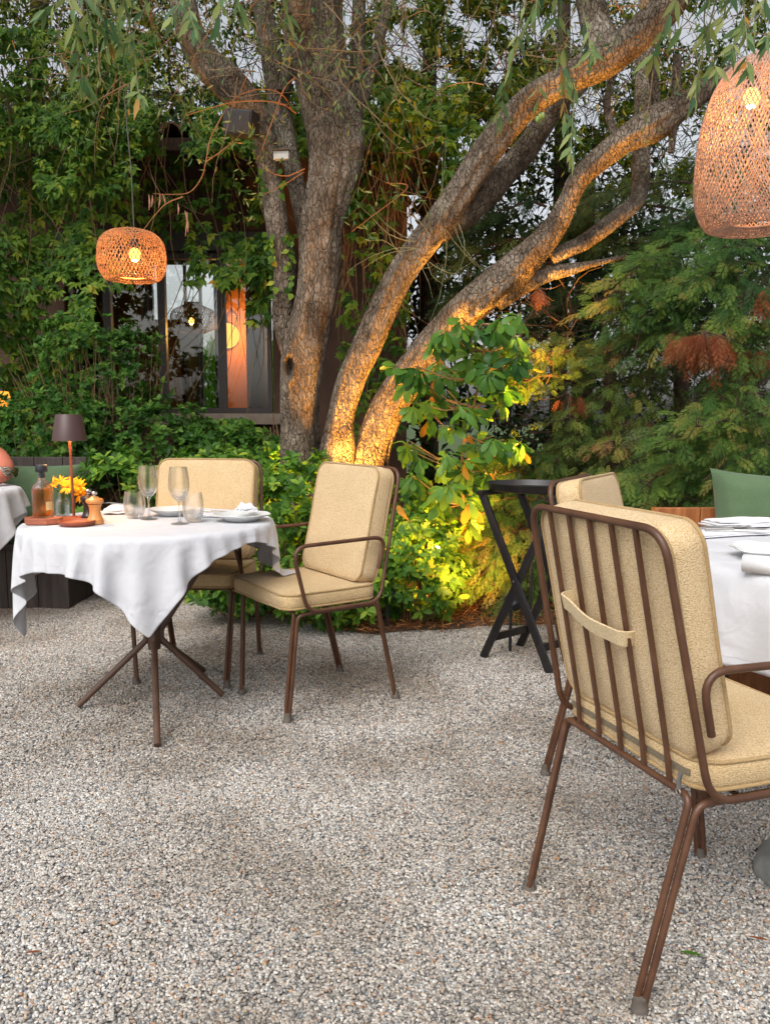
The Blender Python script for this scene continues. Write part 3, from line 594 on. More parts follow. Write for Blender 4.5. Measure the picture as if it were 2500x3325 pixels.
cN = 13000; cp = np.stack([RNG.uniform(-4.6, 3.6, cN), RNG.uniform(3.7, 8.6, cN), RNG.uniform(0, 1.5, cN)], 1); cp[:, 2] += 1.45+.49*cp[:, 1]  # unseen leaves above the view, added to shade the trees from the sky
cp = cp[[i for i, p in enumerate(cp) if noise.noise(Vector(tuple(p*1.1)))+.35 > 0 and p[2] > 3.5]]
cd_ = RNG.normal(0, .7, cp.shape)+[0, 0, -.5]
leaves('foliage', cp, cd_, unit(len(cp)), RNG.uniform(.09, .16, len(cp)), T_Q, M['l_olive'], ot)
# ------------------------------------------------------------------ near olive branches hanging into the picture
def hanging_branch(name, label, lines, Y0, seed, size=.058, gap=.032):
    t = empty(name, tuple(P(lines[0][0][0], -40, Y0)), 0, label, 'branch', 'olive branches hanging in front')
    off = Vector(t.location); mbb = MB(); pts, ds, us = [], [], []; rg = np.random.default_rng(seed)
    for ln_ in lines:
        C = crom([tuple(P(x, y, Y0+.12*math.sin(x*.02+i))-off) for i, (x, y) in enumerate(ln_)], 10); n = len(C)
        mbb.tube(C, [.0026*(1-.65*k/(n-1)) for k in range(n)], seg=5, caps=False)
        s = 0; side = rg.uniform(0, 6.28)
        for k in range(1, n):
            seg_ = C[k]-C[k-1]; L = np.linalg.norm(seg_); s += L; u = seg_/L
            if s > gap or k == n-1:
                s = 0
                if rg.uniform() < (.55 if k < n*.75 else 1):
                    side += 1.5
                    for sg in (0, math.pi):
                        if rg.uniform() < .15 and k < n-1: continue
                        a = side+sg; o = np.array([math.cos(a), math.sin(a)*.7, -.1]); sp = .75 if k < n-1 else .35
                        pts.append(C[k]); ds.append(u*rg.uniform(.5, 1)+o*sp*rg.uniform(.5, 1.1)+np.array([0, 0, -.35])); us.append(np.array([rg.normal(0, .5), -1, rg.normal(.2, .5)]))
                    if k == n-1:
                        pts.append(C[k]); ds.append(u+rg.normal(0, .2, 3)); us.append(np.array([0.3, -1, 0]))
    mbb.build('stem', M['twigg'], t)
    N = len(pts); leaves('foliage', np.array(pts), np.array(ds), np.array(us), rg.uniform(.7, 1.25, N)*size*1.08, leaf_t(.105, .5, .10, .03), M['l_olive'], t, jit=.25)
    return t
hanging_branch('olive_branch', 'olive branch with broad leaves hanging at the top left corner of the picture', [[(120,-60),(150,0),(165,60),(172,150),(176,180)],[(130,-60),(140,-10),(100,20)],[(170,-60),(185,0),(200,60)]], 2.25, 1, size=.066)
hanging_branch('olive_branch', 'olive branch hanging just above the round lantern with its lowest leaves in a fan', [[(260,-60),(270,10),(290,100),(297,180),(302,206)],[(225,-60),(238,0),(246,60)],[(250,-60),(262,0),(258,50)],[(300,-60),(315,0),(300,50),(285,80)],[(240,-60),(228,20),(238,90)],[(205,-60),(215,20),(240,50)],[(275,-60),(285,20),(272,90)]], 2.2, 2, size=.062)
hanging_branch('olive_branch', 'short leafy olive branch hanging left of the main trunk top', [[(400,-60),(392,0),(372,35)],[(470,-60),(478,0),(470,50)],[(430,-60),(410,10),(420,60)],[(500,-60),(512,0),(525,30)],[(600,-60),(615,0),(620,30)]], 2.5, 3, size=.062)
hanging_branch('olive_branch', 'olive branch with small green olives hanging right of the tree fork', [[(1180,-60),(1160,0),(1135,60),(1100,150),(1085,210),(1080,250)],[(1150,-60),(1130,20),(1110,100)],[(1165,-60),(1155,60),(1160,150),(1163,240)],[(1190,-60),(1200,20),(1190,60)],[(1205,-40),(1205,40),(1212,110),(1224,170)]], 2.6, 4)
hanging_branch('olive_branch', 'long thin olive branch hanging lowest in the middle of the right trunks', [[(1250,-60),(1255,0),(1265,50),(1275,95),(1278,120)],[(1210,60),(1225,140),(1240,200),(1236,260),(1232,330)],[(1200,90),(1214,160),(1218,230),(1222,270)]], 2.45, 5)
hanging_branch('olive_branch', 'olive branch with many grey green leaves left of the large lantern', [[(1480,-60),(1455,10),(1430,70),(1410,120)],[(1560,-60),(1545,0),(1525,80),(1508,150),(1500,210)],[(1520,-60),(1500,20),(1470,60),(1440,70)],[(1580,-60),(1560,40),(1530,60)],[(1540,-40),(1520,40),(1535,110),(1545,150)]], 2.3, 6)
hanging_branch('olive_branch', 'olive branch drooping over the top of the large lantern', [[(1600,-60),(1606,20),(1612,90),(1612,150)],[(1660,-60),(1640,30),(1600,60)],[(1640,-60),(1625,40),(1590,80),(1580,110)],[(1690,-60),(1670,60),(1655,80)],[(1590,-50),(1575,20),(1540,50)]], 2.35, 7)
ol = MB()
for (x, y) in [(1166,252),(1160,258),(1172,250)]:
    c = P(x, y, 2.6); ol.lathe([(0, -.009), (.004, -.008), (.0062, -.003), (.0062, .003), (.004, .008), (0, .009)], 10, c)
oo = ol.build('olives', surf('green olive', [lin(120, 140, 60), lin(140, 156, 76)], rough=.4)); 
_ob = [o for o in bpy.data.objects if o.name.startswith('olive_branch') and 'small green olives' in o.get('label', '')][0]
oo.parent = _ob; oo.location = -Vector(_ob.location)

# ------------------------------------------------------------------ restaurant building
BY = 7.3
def wx(px_, Y=BY): return P(px_, 900, Y).x
def wz(py_, Y=BY): return P(831, py_, Y).z
bd = empty('restaurant_building', (wx(420), BY, 0), 0, 'low brown restaurant building with large windows under a clay tiled roof', 'building')
bo = Vector(bd.location)
def bbox(mb, x0, x1, y0, y1, z0, z1, bev=0): mb.box(((x0+x1)/2-bo.x, (y0+y1)/2-bo.y, (z0+z1)/2), (x1-x0, y1-y0, z1-z0), bev=bev)
XL, XR = -6.2, wx(878); WX0, WX1, WZ0, WZ1 = wx(150), wx(592), wz(893), wz(543)
mb = MB()
bbox(mb, XL, WX0, BY, BY+.25, 0, 3.35); bbox(mb, WX1, XR, BY, BY+.25, 0, 3.35); bbox(mb, WX0, WX1, BY, BY+.25, WZ1+.16, 3.35); bbox(mb, WX0, WX1, BY, BY+.25, 0, WZ0-.1)
mb.build('wall', M['plaster'], bd)
mb = MB(); bbox(mb, XR-.25, XR, BY+.252, 10.5, 0, 3.3); bbox(mb, XL, XL+.2, BY+.252, 10.5, 0, 3.3)
bbox(mb, XL+.2, XR-.25, BY+.252, 10.5, 3.06, 3.16); mb.build('side_wall', M['plaster'], bd)
mb = MB(); bbox(mb, XL+.2, XR-.25, BY+.252, 10.5, .05, .12); mb.build('floor', M['darkfloor'], bd)
mb = MB(); bbox(mb, WX0-.05, WX1+.05, BY-.03, BY+.2, WZ1+.002, WZ1+.158); mb.build('lintel', M['frame'], bd)
mb = MB(); bbox(mb, WX0-.05, WX1+.1, BY-.10, BY+.2, WZ0-.098, WZ0-.002, bev=.01); mb.build('window_sill', M['sillm'], bd)
xs_ = [150, 235, 352, 480, 586]
for i in range(len(xs_)-1):
    a, b = wx(xs_[i]), wx(xs_[i+1]); t = .033
    fr = MB(); bbox(fr, a, a+t, BY+.06, BY+.13, WZ0, WZ1); bbox(fr, b-t, b, BY+.06, BY+.13, WZ0, WZ1)
    bbox(fr, a+t, b-t, BY+.06, BY+.13, WZ0, WZ0+.05); bbox(fr, a+t, b-t, BY+.06, BY+.13, WZ1-.05, WZ1)
    w = fr.build('window', M['frame'], bd, smooth=False)
    gp = MB(); bbox(gp, a+t+.002, b-t-.002, BY+.092, BY+.098, WZ0+.052, WZ1-.052)
    if 'pane' not in M:
        m, n, l = newmat('window glass'); g_ = nd(n, 'ShaderNodeBsdfGlossy'); g_.inputs[0].default_value = (1, 1, 1, 1); g_.inputs['Roughness'].default_value = .02
        tp = nd(n, 'ShaderNodeBsdfTransparent'); tp.inputs[0].default_value = (.9, .92, .9, 1); mx = nd(n, 'ShaderNodeMixShader'); mx.inputs[0].default_value = .05
        o_ = nd(n, 'ShaderNodeOutputMaterial'); l.new(tp.outputs[0], mx.inputs[1]); l.new(g_.outputs[0], mx.inputs[2]); l.new(mx.outputs[0], o_.inputs[0]); M['pane'] = m
    gp.build('pane', M['pane'], w, smooth=False)
# roof: overhanging slab and rows of half round clay tiles
RX0, RX1 = XL-.2, P(955, 300, 6.7).x; zr_ = P(831, 318, 6.7).z
sl_ = MB(); sl_.box(((RX0+RX1)/2-bo.x, 8.6-bo.y, zr_+.35), (RX1-RX0, 4.0, .09), Matrix.Rotation(R(10), 4, 'X').to_3x3()); sl_.build('roof', M['cbark'], bd, smooth=False)
for rafter in range(14):
    x = RX1-.15-rafter*.48
    if x < -4.5: break
    q = MB(); q.box((x-bo.x, 7.02-bo.y, zr_+.04), (.07, .62, .085), Matrix.Rotation(R(10), 4, 'X').to_3x3()); q.build('rafter', M['cbark'], bd, smooth=False)
tl = MB()
k = 0; x = RX1-.09
while x > -4.6:
    for row in range(3):
        y0 = 6.60+row*.42; z0 = zr_+.075+(y0-6.6)*math.tan(R(10))+.012*row
        arc = [(math.cos(a)*.085, math.sin(a)*.085) for a in np.linspace(0, math.pi, 9)] + [(math.cos(a)*.070, math.sin(a)*.070) for a in np.linspace(math.pi, 0, 9)]
        jx = RNG.normal(0, .006); n_ = len(arc)
        vs = [(x+jx+c*(1 if e == 0 else .85)-bo.x, y0+e*.5-bo.y, z0+s+e*.5*math.tan(R(10))) for e in (0, 1) for c, s in arc]
        tl.add(vs, [(i, (i+1) % n_, n_+(i+1) % n_, n_+i) for i in range(n_)]+[tuple(range(n_))])
    x -= .155; k += 1
tl.build('roof_tiles', M['tile'], bd)
# things seen inside
ip_ = MB(); bbox(ip_, wx(488, 8.7), wx(535, 8.7), 8.7, 9.0, .12, 3.06); ip_.build('column', M['oplaster'], bd, smooth=False)
ip_ = MB(); bbox(ip_, wx(537, 9.2), wx(574, 9.2), 9.2, 9.35, .12, 3.06); bbox(ip_, wx(260, 9.6), wx(404, 9.6), 9.6, 9.7, .12, wz(690, 9.6)); bbox(ip_, wx(150, 9.6), wx(259, 9.6), 9.6, 9.7, .12, 3.06); bbox(ip_, wx(225, 9.3), wx(312, 9.3), 9.3, 9.4, .12, 3.06); ip_.build('partition', M['plaster'], bd, smooth=False)  # left pieces added to darken the left panes, standing in for reflections
ip_ = MB()
for a, b, yy in ((404, 409, 9.5), (436, 441, 9.5), (574, 584, 9.2), (468, 473, 9.5), (330, 338, 9.5)): bbox(ip_, wx(a, yy), wx(b, yy), yy, yy+.06, .12, 3.06)
bbox(ip_, wx(404, 9.5), wx(440, 9.5), 9.561, 9.6, wz(660, 9.5), wz(650, 9.5)); ip_.build('door_frame', M['frame'], bd, smooth=False)
cu = MB(); n_ = 40; xa, xb = wx(410, 9.6), wx(435, 9.6)
vs = []; 
for z in (.12, wz(655, 9.6)):
    for k in range(n_): vs.append((xa+(xb-xa)*k/(n_-1)-bo.x, 9.60-bo.y+.03*math.sin(k*1.3), z))
    for k in range(n_-1, -1, -1): vs.append((xa+(xb-xa)*k/(n_-1)-bo.x, 9.61-bo.y+.03*math.sin(k*1.3), z))
m_ = 2*n_; cu.add(vs, [(i, (i+1) % m_, m_+(i+1) % m_, m_+i) for i in range(m_)]); cu.build('curtain', M['curtain'], bd)
# sconce on the orange column
sc_ = empty('wall_sconce', tuple(P(496, 725, 8.66)), 0, 'glowing yellow half disc wall sconce on the orange column behind the window', 'wall lamp')
q = MB(); r_ = 26*px_m(8.7)
prof = [(0, -r_)]+[(math.sin(a)*r_, -math.cos(a)*r_) for a in np.linspace(.15, math.pi-.15, 16)]+[(0, r_)]
q.add([(x-r_*.2, y, z) for y in (-.02, .02) for x, z in prof], [tuple(range(18)), tuple(range(35, 17, -1))]+[(i, i+18, (i+1) % 18+18, (i+1) % 18) for i in range(18)])
q.build('diffuser', emit('sconce glow', (1, .50, .06, 1), 1.3), sc_)
q = MB(); q.tube([(-.02, 0, .12), (-.02, 0, .18), (.03, 0, .24), (.08, 0, .18), (.08, 0, 0), (.08, .0, -.08)], .006, 8); q.build('bracket', M['steel'], sc_)
def lamp_light(name, loc, e, col=(1, .5, .15), r=.03, parent=None):
    L_ = bpy.data.lights.new(name, 'POINT'); L_.energy = e; L_.color = col; L_.shadow_soft_size = r
    o = bpy.data.objects.new(name, L_); SC.collection.objects.link(o); o.location = loc
    if parent: o.parent = parent
    return o
lamp_light('sconce_light', (.10, -.28, .0), 14, (1, .5, .12), .05, sc_)
# garden beyond the building: bright plants
pts = np.stack([RNG.uniform(wx(395, 11.5), wx(610, 11.5), 2600), RNG.uniform(11, 12.4, 2600), RNG.uniform(.1, 2.1, 2600)], 1)
gpn = leaves('garden_shrub', pts, RNG.normal(0, .4, (2600, 3))+[0, 0, .8], unit(2600), RNG.uniform(.12, .32, 2600), T_LAN, M['l_grass'])
tag(gpn, 'bright green grassy shrub seen through the window on the far side of the building', 'shrub')
fn = empty('slatted_fence', (wx(560, 13.5), 13.5, 0), 0, 'white slatted garden fence far behind at the right of the window', 'fence')
for k in range(9):
    q = MB(); q.box((0, 0, .35+k*.27), (2.4, .03, .16)); q.build('slat', M['white'], fn, smooth=False)
for x in (-1.1, 1.1):
    q = MB(); q.box((x, .05, 1.35), (.09, .065, 2.7)); q.build('post', M['white'], fn, smooth=False)

# ------------------------------------------------------------------ woven lanterns
def lantern(label, cx, cy, Y, rprof, H, strands, mat, bulb_px, energy, cord_to, wst=.0026, group=None, name='woven_lantern', turn=1.1):
    c = P(cx, cy, Y); t = empty(name, tuple(c), 0, label, 'lantern', group)
    zs = np.linspace(0, 1, 46)
    def rz(u):
        return np.interp(u, [p[0] for p in rprof], [p[1] for p in rprof])
    K = len(rprof); cr = crom([(p[0], p[1], p[2]) for p in rprof], 7)     # (param, r, z)
    u_, r_, z_ = cr[:, 0], cr[:, 1], cr[:, 2]; n = len(u_)
    for fam, nm in ((1, 'weave'), (-1, 'weave'), (0, 'weave')):
        V, Fc = [], []
        cnt = strands if fam else int(strands*.0)+0
        for s in range(cnt):
            ph = 2*math.pi*s/cnt+RNG.normal(0, .006); b = len(V)
            for i in range(n):
                a = ph+fam*turn*u_[i]+.006*math.sin(9*u_[i]+s*1.7); rr = r_[i]*(1+.003*math.sin(s*2.1+i*.4))+fam*.0012
                # local strip direction
                j = min(i+1, n-1); h = max(i-1, 0)
                tz = np.array([r_[j]-r_[h], z_[j]-z_[h]]); da = fam*turn*(u_[j]-u_[h])*rr
                tl_ = math.hypot(np.linalg.norm(tz), da); ca, sa = math.cos(a), math.sin(a)
                er = np.array([ca, sa, 0]); et = np.array([-sa, ca, 0])
                tm = (er*tz[0]+np.array([0, 0, 1])*tz[1]+et*da)/max(tl_, 1e-6)
                nm_ = np.cross(et, np.array([ca*tz[0], sa*tz[0], tz[1]])); nm_ = nm_/max(np.linalg.norm(nm_), 1e-6)
                sd_ = np.cross(tm, nm_); p = er*rr+np.array([0, 0, z_[i]])
                V += [p+sd_*wst+nm_*.0006, p-sd_*wst+nm_*.0006, p-sd_*wst-nm_*.0006, p+sd_*wst-nm_*.0006]
            for i in range(n-1):
                for e in range(4): Fc.append((b+i*4+e, b+i*4+(e+1) % 4, b+i*4+4+(e+1) % 4, b+i*4+4+e))
        if V: np_mesh('weave', np.array(V), [np.array(Fc)], mat, t)
    for (u, r, z) in (rprof[0], rprof[-1]):
        rg = MB(); rg.tube([(r*math.cos(a), r*math.sin(a), z) for a in np.linspace(0, 2*math.pi, 40)], .0045, 6, caps=False); rg.build('rim', mat, t)
    bp = Vector(P(bulb_px[0], bulb_px[1], Y))-c
    q = MB(); q.lathe([(0, .075), (.017, .075), (.02, .07), (.02, .03), (.0, .03)], 20, bp); q.build('socket', M['blackplastic'], t)
    q = MB(); q.lathe([(0, -.036), (.014, -.032), (.026, -.018), (.030, 0), (.026, .015), (.014, .028), (0, .031)], 20, bp); bulb = q.build('bulb', M['bulbglow'], t)
    q = MB(); q.lathe([(0, -.038), (.010, -.0365), (.018, -.030), (.012, -.034), (0, -.0365)], 10, bp); q.build('filament', M['bulb'], bulb)
    lamp_light('bulb_light', bp+Vector((0, 0, -.055)), energy, (1, .47, .13), .02, t)
    q = MB(); top = Vector(P(*cord_to))-c; q.tube([bp+Vector((0, 0, .075)), (bp+top)/2+Vector((.01, 0, .02)), top], .003, 6); q.build('cord', M['cord'], t)
    q = MB(); q.tube([(-rprof[-1][1], 0, rprof[-1][2]), (rprof[-1][1], 0, rprof[-1][2])], .003, 6); q.tube([(0, -rprof[-1][1], rprof[-1][2]+.006), (0, rprof[-1][1], rprof[-1][2]+.006)], .003, 6); q.build('crossbar', mat, t)
    return t
s1 = px_m(4.3)
lantern('round squat woven lantern with a lit bulb hanging at the left of the window', 285, 553, 4.3,
        [(0, 30*s1, -42*s1), (.09, 43*s1, -50*s1), (.22, 58*s1, -46*s1), (.4, 69*s1, -24*s1), (.55, 70*s1, 2*s1), (.7, 65*s1, 28*s1), (.86, 48*s1, 46*s1), (1, 24*s1, 52*s1)], 0, 54, M['bambood'], (292, 549), 6, (268, 200, 4.4), wst=.0018, turn=1.25, group=None)
s2 = px_m(3.0)
lantern('tall woven bamboo lantern with a lit bulb hanging at the top right corner', 1640, 330, 3.0,
        [(0, 50*s2, -138*s2), (.07, 74*s2, -154*s2), (.16, 102*s2, -146*s2), (.3, 122*s2, -100*s2), (.48, 125*s2, -24*s2), (.66, 115*s2, 60*s2), (.82, 94*s2, 128*s2), (.93, 62*s2, 172*s2), (1, 30*s2, 190*s2)], 0, 84, M['bamboo'], (1622, 210), 6.0, (1625, -80, 3.0), wst=.0022, turn=1.7)
s3 = px_m(8.4)
lantern('dim woven lantern hanging inside the building behind the window pane', 418, 690, 8.4,
        [(0, 28*s3, -26*s3), (.3, 46*s3, -18*s3), (.5, 48*s3, 0), (.75, 42*s3, 18*s3), (1, 22*s3, 28*s3)], 0, 44, M['cbark'], (414, 693), .4, (420, 560, 8.4), wst=.0028)
# ------------------------------------------------------------------ speaker, small box, stick on the tree
sp_ = empty('loudspeaker', tuple(P(522, 268, 5.25)), R(18), 'dark boxy outdoor loudspeaker mounted on the left limb of the olive', 'speaker')
q = MB(); q.box((0, 0, 0), (.19, .15, .15), bev=.02); q.build('housing', M['blackplastic'], sp_)
q = MB(); q.box((0, -.078, 0), (.165, .008, .125), bev=.003); q.build('grille', surf('speaker grille', [lin(58, 54, 56), lin(70, 66, 68)], rough=.7, bump=.5, bscale=900), sp_)
q = MB(); q.tube([(.09, .02, .02), (.14, .05, .03), (.17, .08, .0)], .008, 6); q.build('bracket', M['blackplastic'], sp_)
sp_.rotation_euler = (R(8), R(8), R(-12))
bx_ = empty('junction_box', tuple(P(609, 337, 5.4)), R(-8), 'small pale grey electrical box fixed between the limbs of the olive', 'box')
q = MB(); q.box((0, 0, 0), (.10, .05, .05), bev=.006); q.build('casing', M['white'], bx_)
q = MB(); q.box((0, -.012, .031), (.105, .06, .008), bev=.002); q.build('lid', M['foot'], bx_)
# ------------------------------------------------------------------ creepers, hedges and shrubs
def vine(name, label, regions, Yf, n, cat='creeper', leaf=.075, mat='l_vine', tm=T_VIN, group=None, five=5, stems=40, seed=0, clump=.5):
    t = empty(name, tuple(P(regions[0][0], 1290, Yf(regions[0][0], 900)+.1)), 0, label, cat, group); off = np.array(t.location)
    PP, DD, UU, SS, RR = [], [], [], [], []; area = [abs((r[1]-r[0])*(r[3]-r[2]))*r[4] for r in regions]; area = np.array(area)/sum(area)
    rg = np.random.default_rng(seed+100); k = 0; tries = 0
    while k < n and tries < n*6:
        tries += 1; r = regions[rg.choice(len(regions), p=area)]; x = rg.uniform(r[0], r[1]); y = rg.uniform(r[2], r[3])
        cl = noise.noise(Vector((x*.012+seed, y*.012, seed*3.1)))
        if cl < -.12*clump+rg.normal(0, .12)-.05*(1-clump)-(1-clump)*.4: continue
        Yd = Yf(x, y)-.22*max(0, cl)-rg.uniform(0, .12); p = np.array(P(x, y, Yd))-off; b = rg.uniform(0, 1); ax = rg.normal(0, .35)
        for j in range(five):
            a = (j-(five-1)/2)*.62+ax*.5; dd = np.array([math.sin(a), -.38+rg.normal(0, .15), -math.cos(a)*.95+.12])
            PP.append(p+rg.normal(0, .008, 3)); DD.append(dd); UU.append(np.array([math.sin(a)*.3, -1, .45])); SS.append(leaf*rg.uniform(.6, 1.2)*(1-.12*abs(j-(five-1)/2))); RR.append(np.clip(b*.95+rg.normal(0, .02), 0, 1))
        k += 1
    leaves('foliage', np.array(PP), np.array(DD), np.array(UU), SS, tm, M[mat], t, rnd=np.array(RR), jit=.28)
    if stems:
        mb = MB(); st, dr, ln = [], [], []
        for _ in range(stems):
            r = regions[rg.choice(len(regions), p=area)]; x = rg.uniform(r[0], r[1]); y = rg.uniform(r[2], (r[2]+r[3])/2)
            st.append(P(x, y, Yf(x, y)+.03)-Vector(off)); dr.append(Vector((rg.normal(0, .25), rg.normal(0, .05), -1))); ln.append(rg.uniform(.5, 1.4))
        twigs(mb, st, dr, ln, r=.005, bend=.5, seg=8, sides=4); mb.build('stems', M['twig'], t)
    return t
vine('creeper', 'dense green creeper covering the building left of the round lantern', [(-90, 200, 225, 900, 1), (200, 300, 225, 620, .55), (-90, 120, 880, 1010, 1)], lambda x, y: 6.55+.15*math.sin(x*.02)+.1*math.sin(y*.017), 2300, seed=1)
vine('creeper', 'sunlit upper tangle of creeper hanging over the roof edge at the left', [(-90, 330, 60, 330, 1), (80, 300, 200, 420, .8)], lambda x, y: 6.2+.1*math.sin(x*.03), 1500, seed=2, leaf=.062, clump=.8)
vine('creeper', 'loose creeper strands hanging on the dark wall between lantern and olive', [(300, 600, 330, 520, .30), (480, 640, 500, 560, .6)], lambda x, y: 7.0, 190, seed=3, leaf=.08, stems=16)
vine('creeper', 'dark creeper hanging down in front of the window panes', [(405, 600, 520, 615, .9), (540, 580, 600, 700, .5), (400, 440, 540, 600, .7)], lambda x, y: 6.85, 150, seed=4, leaf=.085, stems=12)
vine('creeper', 'creeper with drooping leaves along the window sill', [(380, 610, 905, 985, 1), (560, 605, 880, 910, .5)], lambda x, y: 6.6, 330, seed=5, leaf=.085, stems=8)
vine('creeper', 'sparse creeper on the dark wall right of the main trunk', [(735, 880, 330, 960, 1)], lambda x, y: 6.95, 330, seed=6, leaf=.08, stems=60)
vine('creeper', 'yellow green creeper leaves growing over the tiled roof edge', [(780, 1000, 180, 300, .9), (960, 1080, 250, 420, .8)], lambda x, y: 6.3, 330, seed=7, leaf=.07, stems=10)
vine('creeper', 'shaded creeper trailing over the tiled eave left of the trunk', [(300, 660, 225, 330, 1)], lambda x, y: 6.45, 420, seed=9, leaf=.065, stems=16, clump=.6)
vine('creeper', 'ragged creeper strands half covering the eave right of the trunk', [(740, 980, 225, 330, 1)], lambda x, y: 6.45, 170, seed=10, leaf=.07, stems=12)
# dark dense small leaved shrubs under the window
def shrub(name, label, cx, cy, Y, rx, rz, ry, n, leaf, mat, tm, cat='shrub', whorl=7, droop=.2, group=None, seed=0, stems=30, spread=1.1, shell=.5, zmin=.02, clump=.35):
    c = P(cx, cy, Y); base = Vector((c.x, Y, 0)); t = empty(name, tuple(base), 0, label, cat, group); rg = np.random.default_rng(seed+500)
    s = px_m(Y); rr = np.array([rx*s, ry, rz*s]); cc = np.array([0, 0, c.z]); tips, axes = [], []; tries = 0
    while len(tips) < n and tries < n*12:
        tries += 1; u = rg.normal(0, 1, 3); u /= np.linalg.norm(u)
        if u[1] > .45: continue
        q = rg.uniform(shell, 1)**.6; lump = 1+.28*noise.noise(Vector((u[0]*2.2+seed, u[1]*2.2, u[2]*2.2)))+.12*noise.noise(Vector((u[0]*6, u[1]*6+seed, u[2]*6)))
        p = cc+u*rr*q*lump
        if p[2] < zmin: continue
        if noise.noise(Vector((p[0]*5+seed, p[1]*5, p[2]*5))) < -clump: continue
        tips.append(p); axes.append(u*.8+np.array([0, -.25, .65])+rg.normal(0, .25, 3))
    a, b, c_, d, e = whorls(tips, axes, whorl, leaf, spread, droop)
    leaves('foliage', a, b, c_, d, tm, M[mat], t, rnd=e, jit=.18)
    mb = MB(); st, dr, ln = [], [], []
    for k in range(stems):
        tp = tips[rg.integers(len(tips))]; b0 = Vector((tp[0]*.25+rg.normal(0, .03), tp[1]*.3, .02)); v = Vector(tp)-b0; st.append(b0); dr.append(v); ln.append(v.length)
    twigs(mb, st, dr, ln, r=.006, bend=.12, seg=6, sides=4); mb.build('stems', M['twig'], t)
    return t
PG = 'round leaved hedge shrubs behind the chairs'
shrub('hedge_shrub', 'dark small leaved shrub directly behind the green bench cushion', 90, 960, 5.9, 190, 130, .45, 900, .045, 'l_small', T_SM, seed=1, whorl=7)
shrub('hedge_shrub', 'dark small leaved shrub reaching up to the window sill', 300, 960, 6.1, 190, 110, .4, 900, .045, 'l_small', T_SM, seed=2)
shrub('hedge_shrub', 'low dark shrub between window sill and main olive trunk', 500, 1010, 6.0, 150, 90, .4, 520, .055, 'l_small', T_SM, seed=3)
shrub('climbing_shrub', 'light airy shrub with arching shoots climbing up below the round lantern', 200, 800, 6.1, 130, 130, .3, 330, .042, 'l_small', T_SM, seed=4, clump=.15, stems=50)
shrub('climbing_shrub', 'airy green shrub with shoots reaching across the left window', 280, 800, 6.2, 80, 100, .25, 190, .045, 'l_small', T_SM, seed=5, clump=.1, stems=40)
shrub('hedge_shrub', 'round leaved shrub at the right end of the green bench', 270, 1075, 5.0, 100, 110, .3, 200, .06, 'l_pitt', T_OB, seed=6, group=None)
shrub('hedge_shrub', 'round leaved shrub rising behind the golden looking back chair', 470, 1045, 5.1, 130, 90, .3, 240, .062, 'l_pitt', T_OB, seed=7)
shrub('hedge_shrub', 'round leaved shrub between the two chairs, in front of the main trunk', 650, 1085, 4.75, 120, 105, .32, 330, .058, 'l_pitt', T_OB, seed=8)
shrub('hedge_shrub', 'low part of the hedge seen beneath the seat of the back chair', 520, 1255, 4.6, 120, 75, .25, 200, .055, 'l_pitt', T_OB, seed=9)
shrub('hedge_shrub', 'low shrub with pale undersides beneath the side chair', 720, 1265, 4.45, 150, 95, .28, 260, .055, 'l_pitt', T_OB, seed=10)
shrub('hedge_shrub', 'leafy shrub right of the side chair back beside the lit ground', 900, 1220, 4.5, 110, 120, .28, 300, .058, 'l_pitt', T_OB, seed=11)
shrub('hedge_shrub', 'brightly lamp lit shrub behind the upper right of the side chair', 890, 1100, 4.9, 60, 70, .22, 120, .058, 'l_pitt', T_OB, seed=12)
# big leaved shrub with its thin stem
bl = empty('big_leaved_shrub', (P(1000, 1290, 4.7).x, 4.7, 0), 0, 'tall thin stemmed shrub with large glossy leaf rosettes in front of the right trunk', 'shrub')
off = np.array(bl.location); tips, axes = [], []
WT = [(935,720),(965,735),(1030,700),(1075,705),(1085,760),(1020,770),(905,790),(940,800),(980,790),(1040,800),(895,870),(935,900),(880,950),(905,980),(960,985),(930,1040),(945,1080),(985,880),(1010,1010),(1085,870),(1095,945),(1125,960),(1060,800),(1000,720),(1100,780),(920,1110),(965,1050),(1005,1080),(880,820),(1050,750),(1110,720),(1010,850),(960,845),(1035,955)]
for (x, y) in WT:
    for k in range(2): tips.append(np.array(P(x+RNG.normal(0, 4+k*22), y+RNG.normal(0, 4+k*22), 4.55+RNG.uniform(-.22, .3)))-off); axes.append(np.array([RNG.normal(0, .4), -.5+RNG.normal(0, .3), .75]))
a, b, c_, d, e = whorls(tips, axes, 10, .106, 1.5, .75, .2)
leaves('foliage', a, b, c_, d, leaf_r(.20, .26, .04), M['l_rhodo'], bl, rnd=np.where(RNG.uniform(0, 1, len(e)) < .03, .98, e*.9), jit=.15)
mb = MB(); main = [Vector(P(x, y, Y_))-Vector(off) for x, y, Y_ in [(1002,1300,4.75),(998,1200,4.72),(1000,1090,4.7),(998,1000,4.68),(1004,940,4.66),(1022,880,4.64),(1035,820,4.62),(1045,760,4.6),(1040,700,4.6)]]
mb.tube([Vector(q) for q in crom([tuple(v) for v in main], 5)], np.linspace(.011, .004, 5*8+1), 8)
for tp in tips:
    tv = Vector(tp); cand = min(main, key=lambda v: (v-tv).length+max(0, v.z-tv.z)*2); mid = (cand+tv)/2+Vector((0, 0, -.03))
    mb.tube([cand, mid, tv], [.006, .004, .003], 5, caps=False)
mb.build('stem', surf('pale brown stem', [lin(120, 92, 58), lin(150, 120, 80)], rough=.8, scale=30, bump=.2), bl)
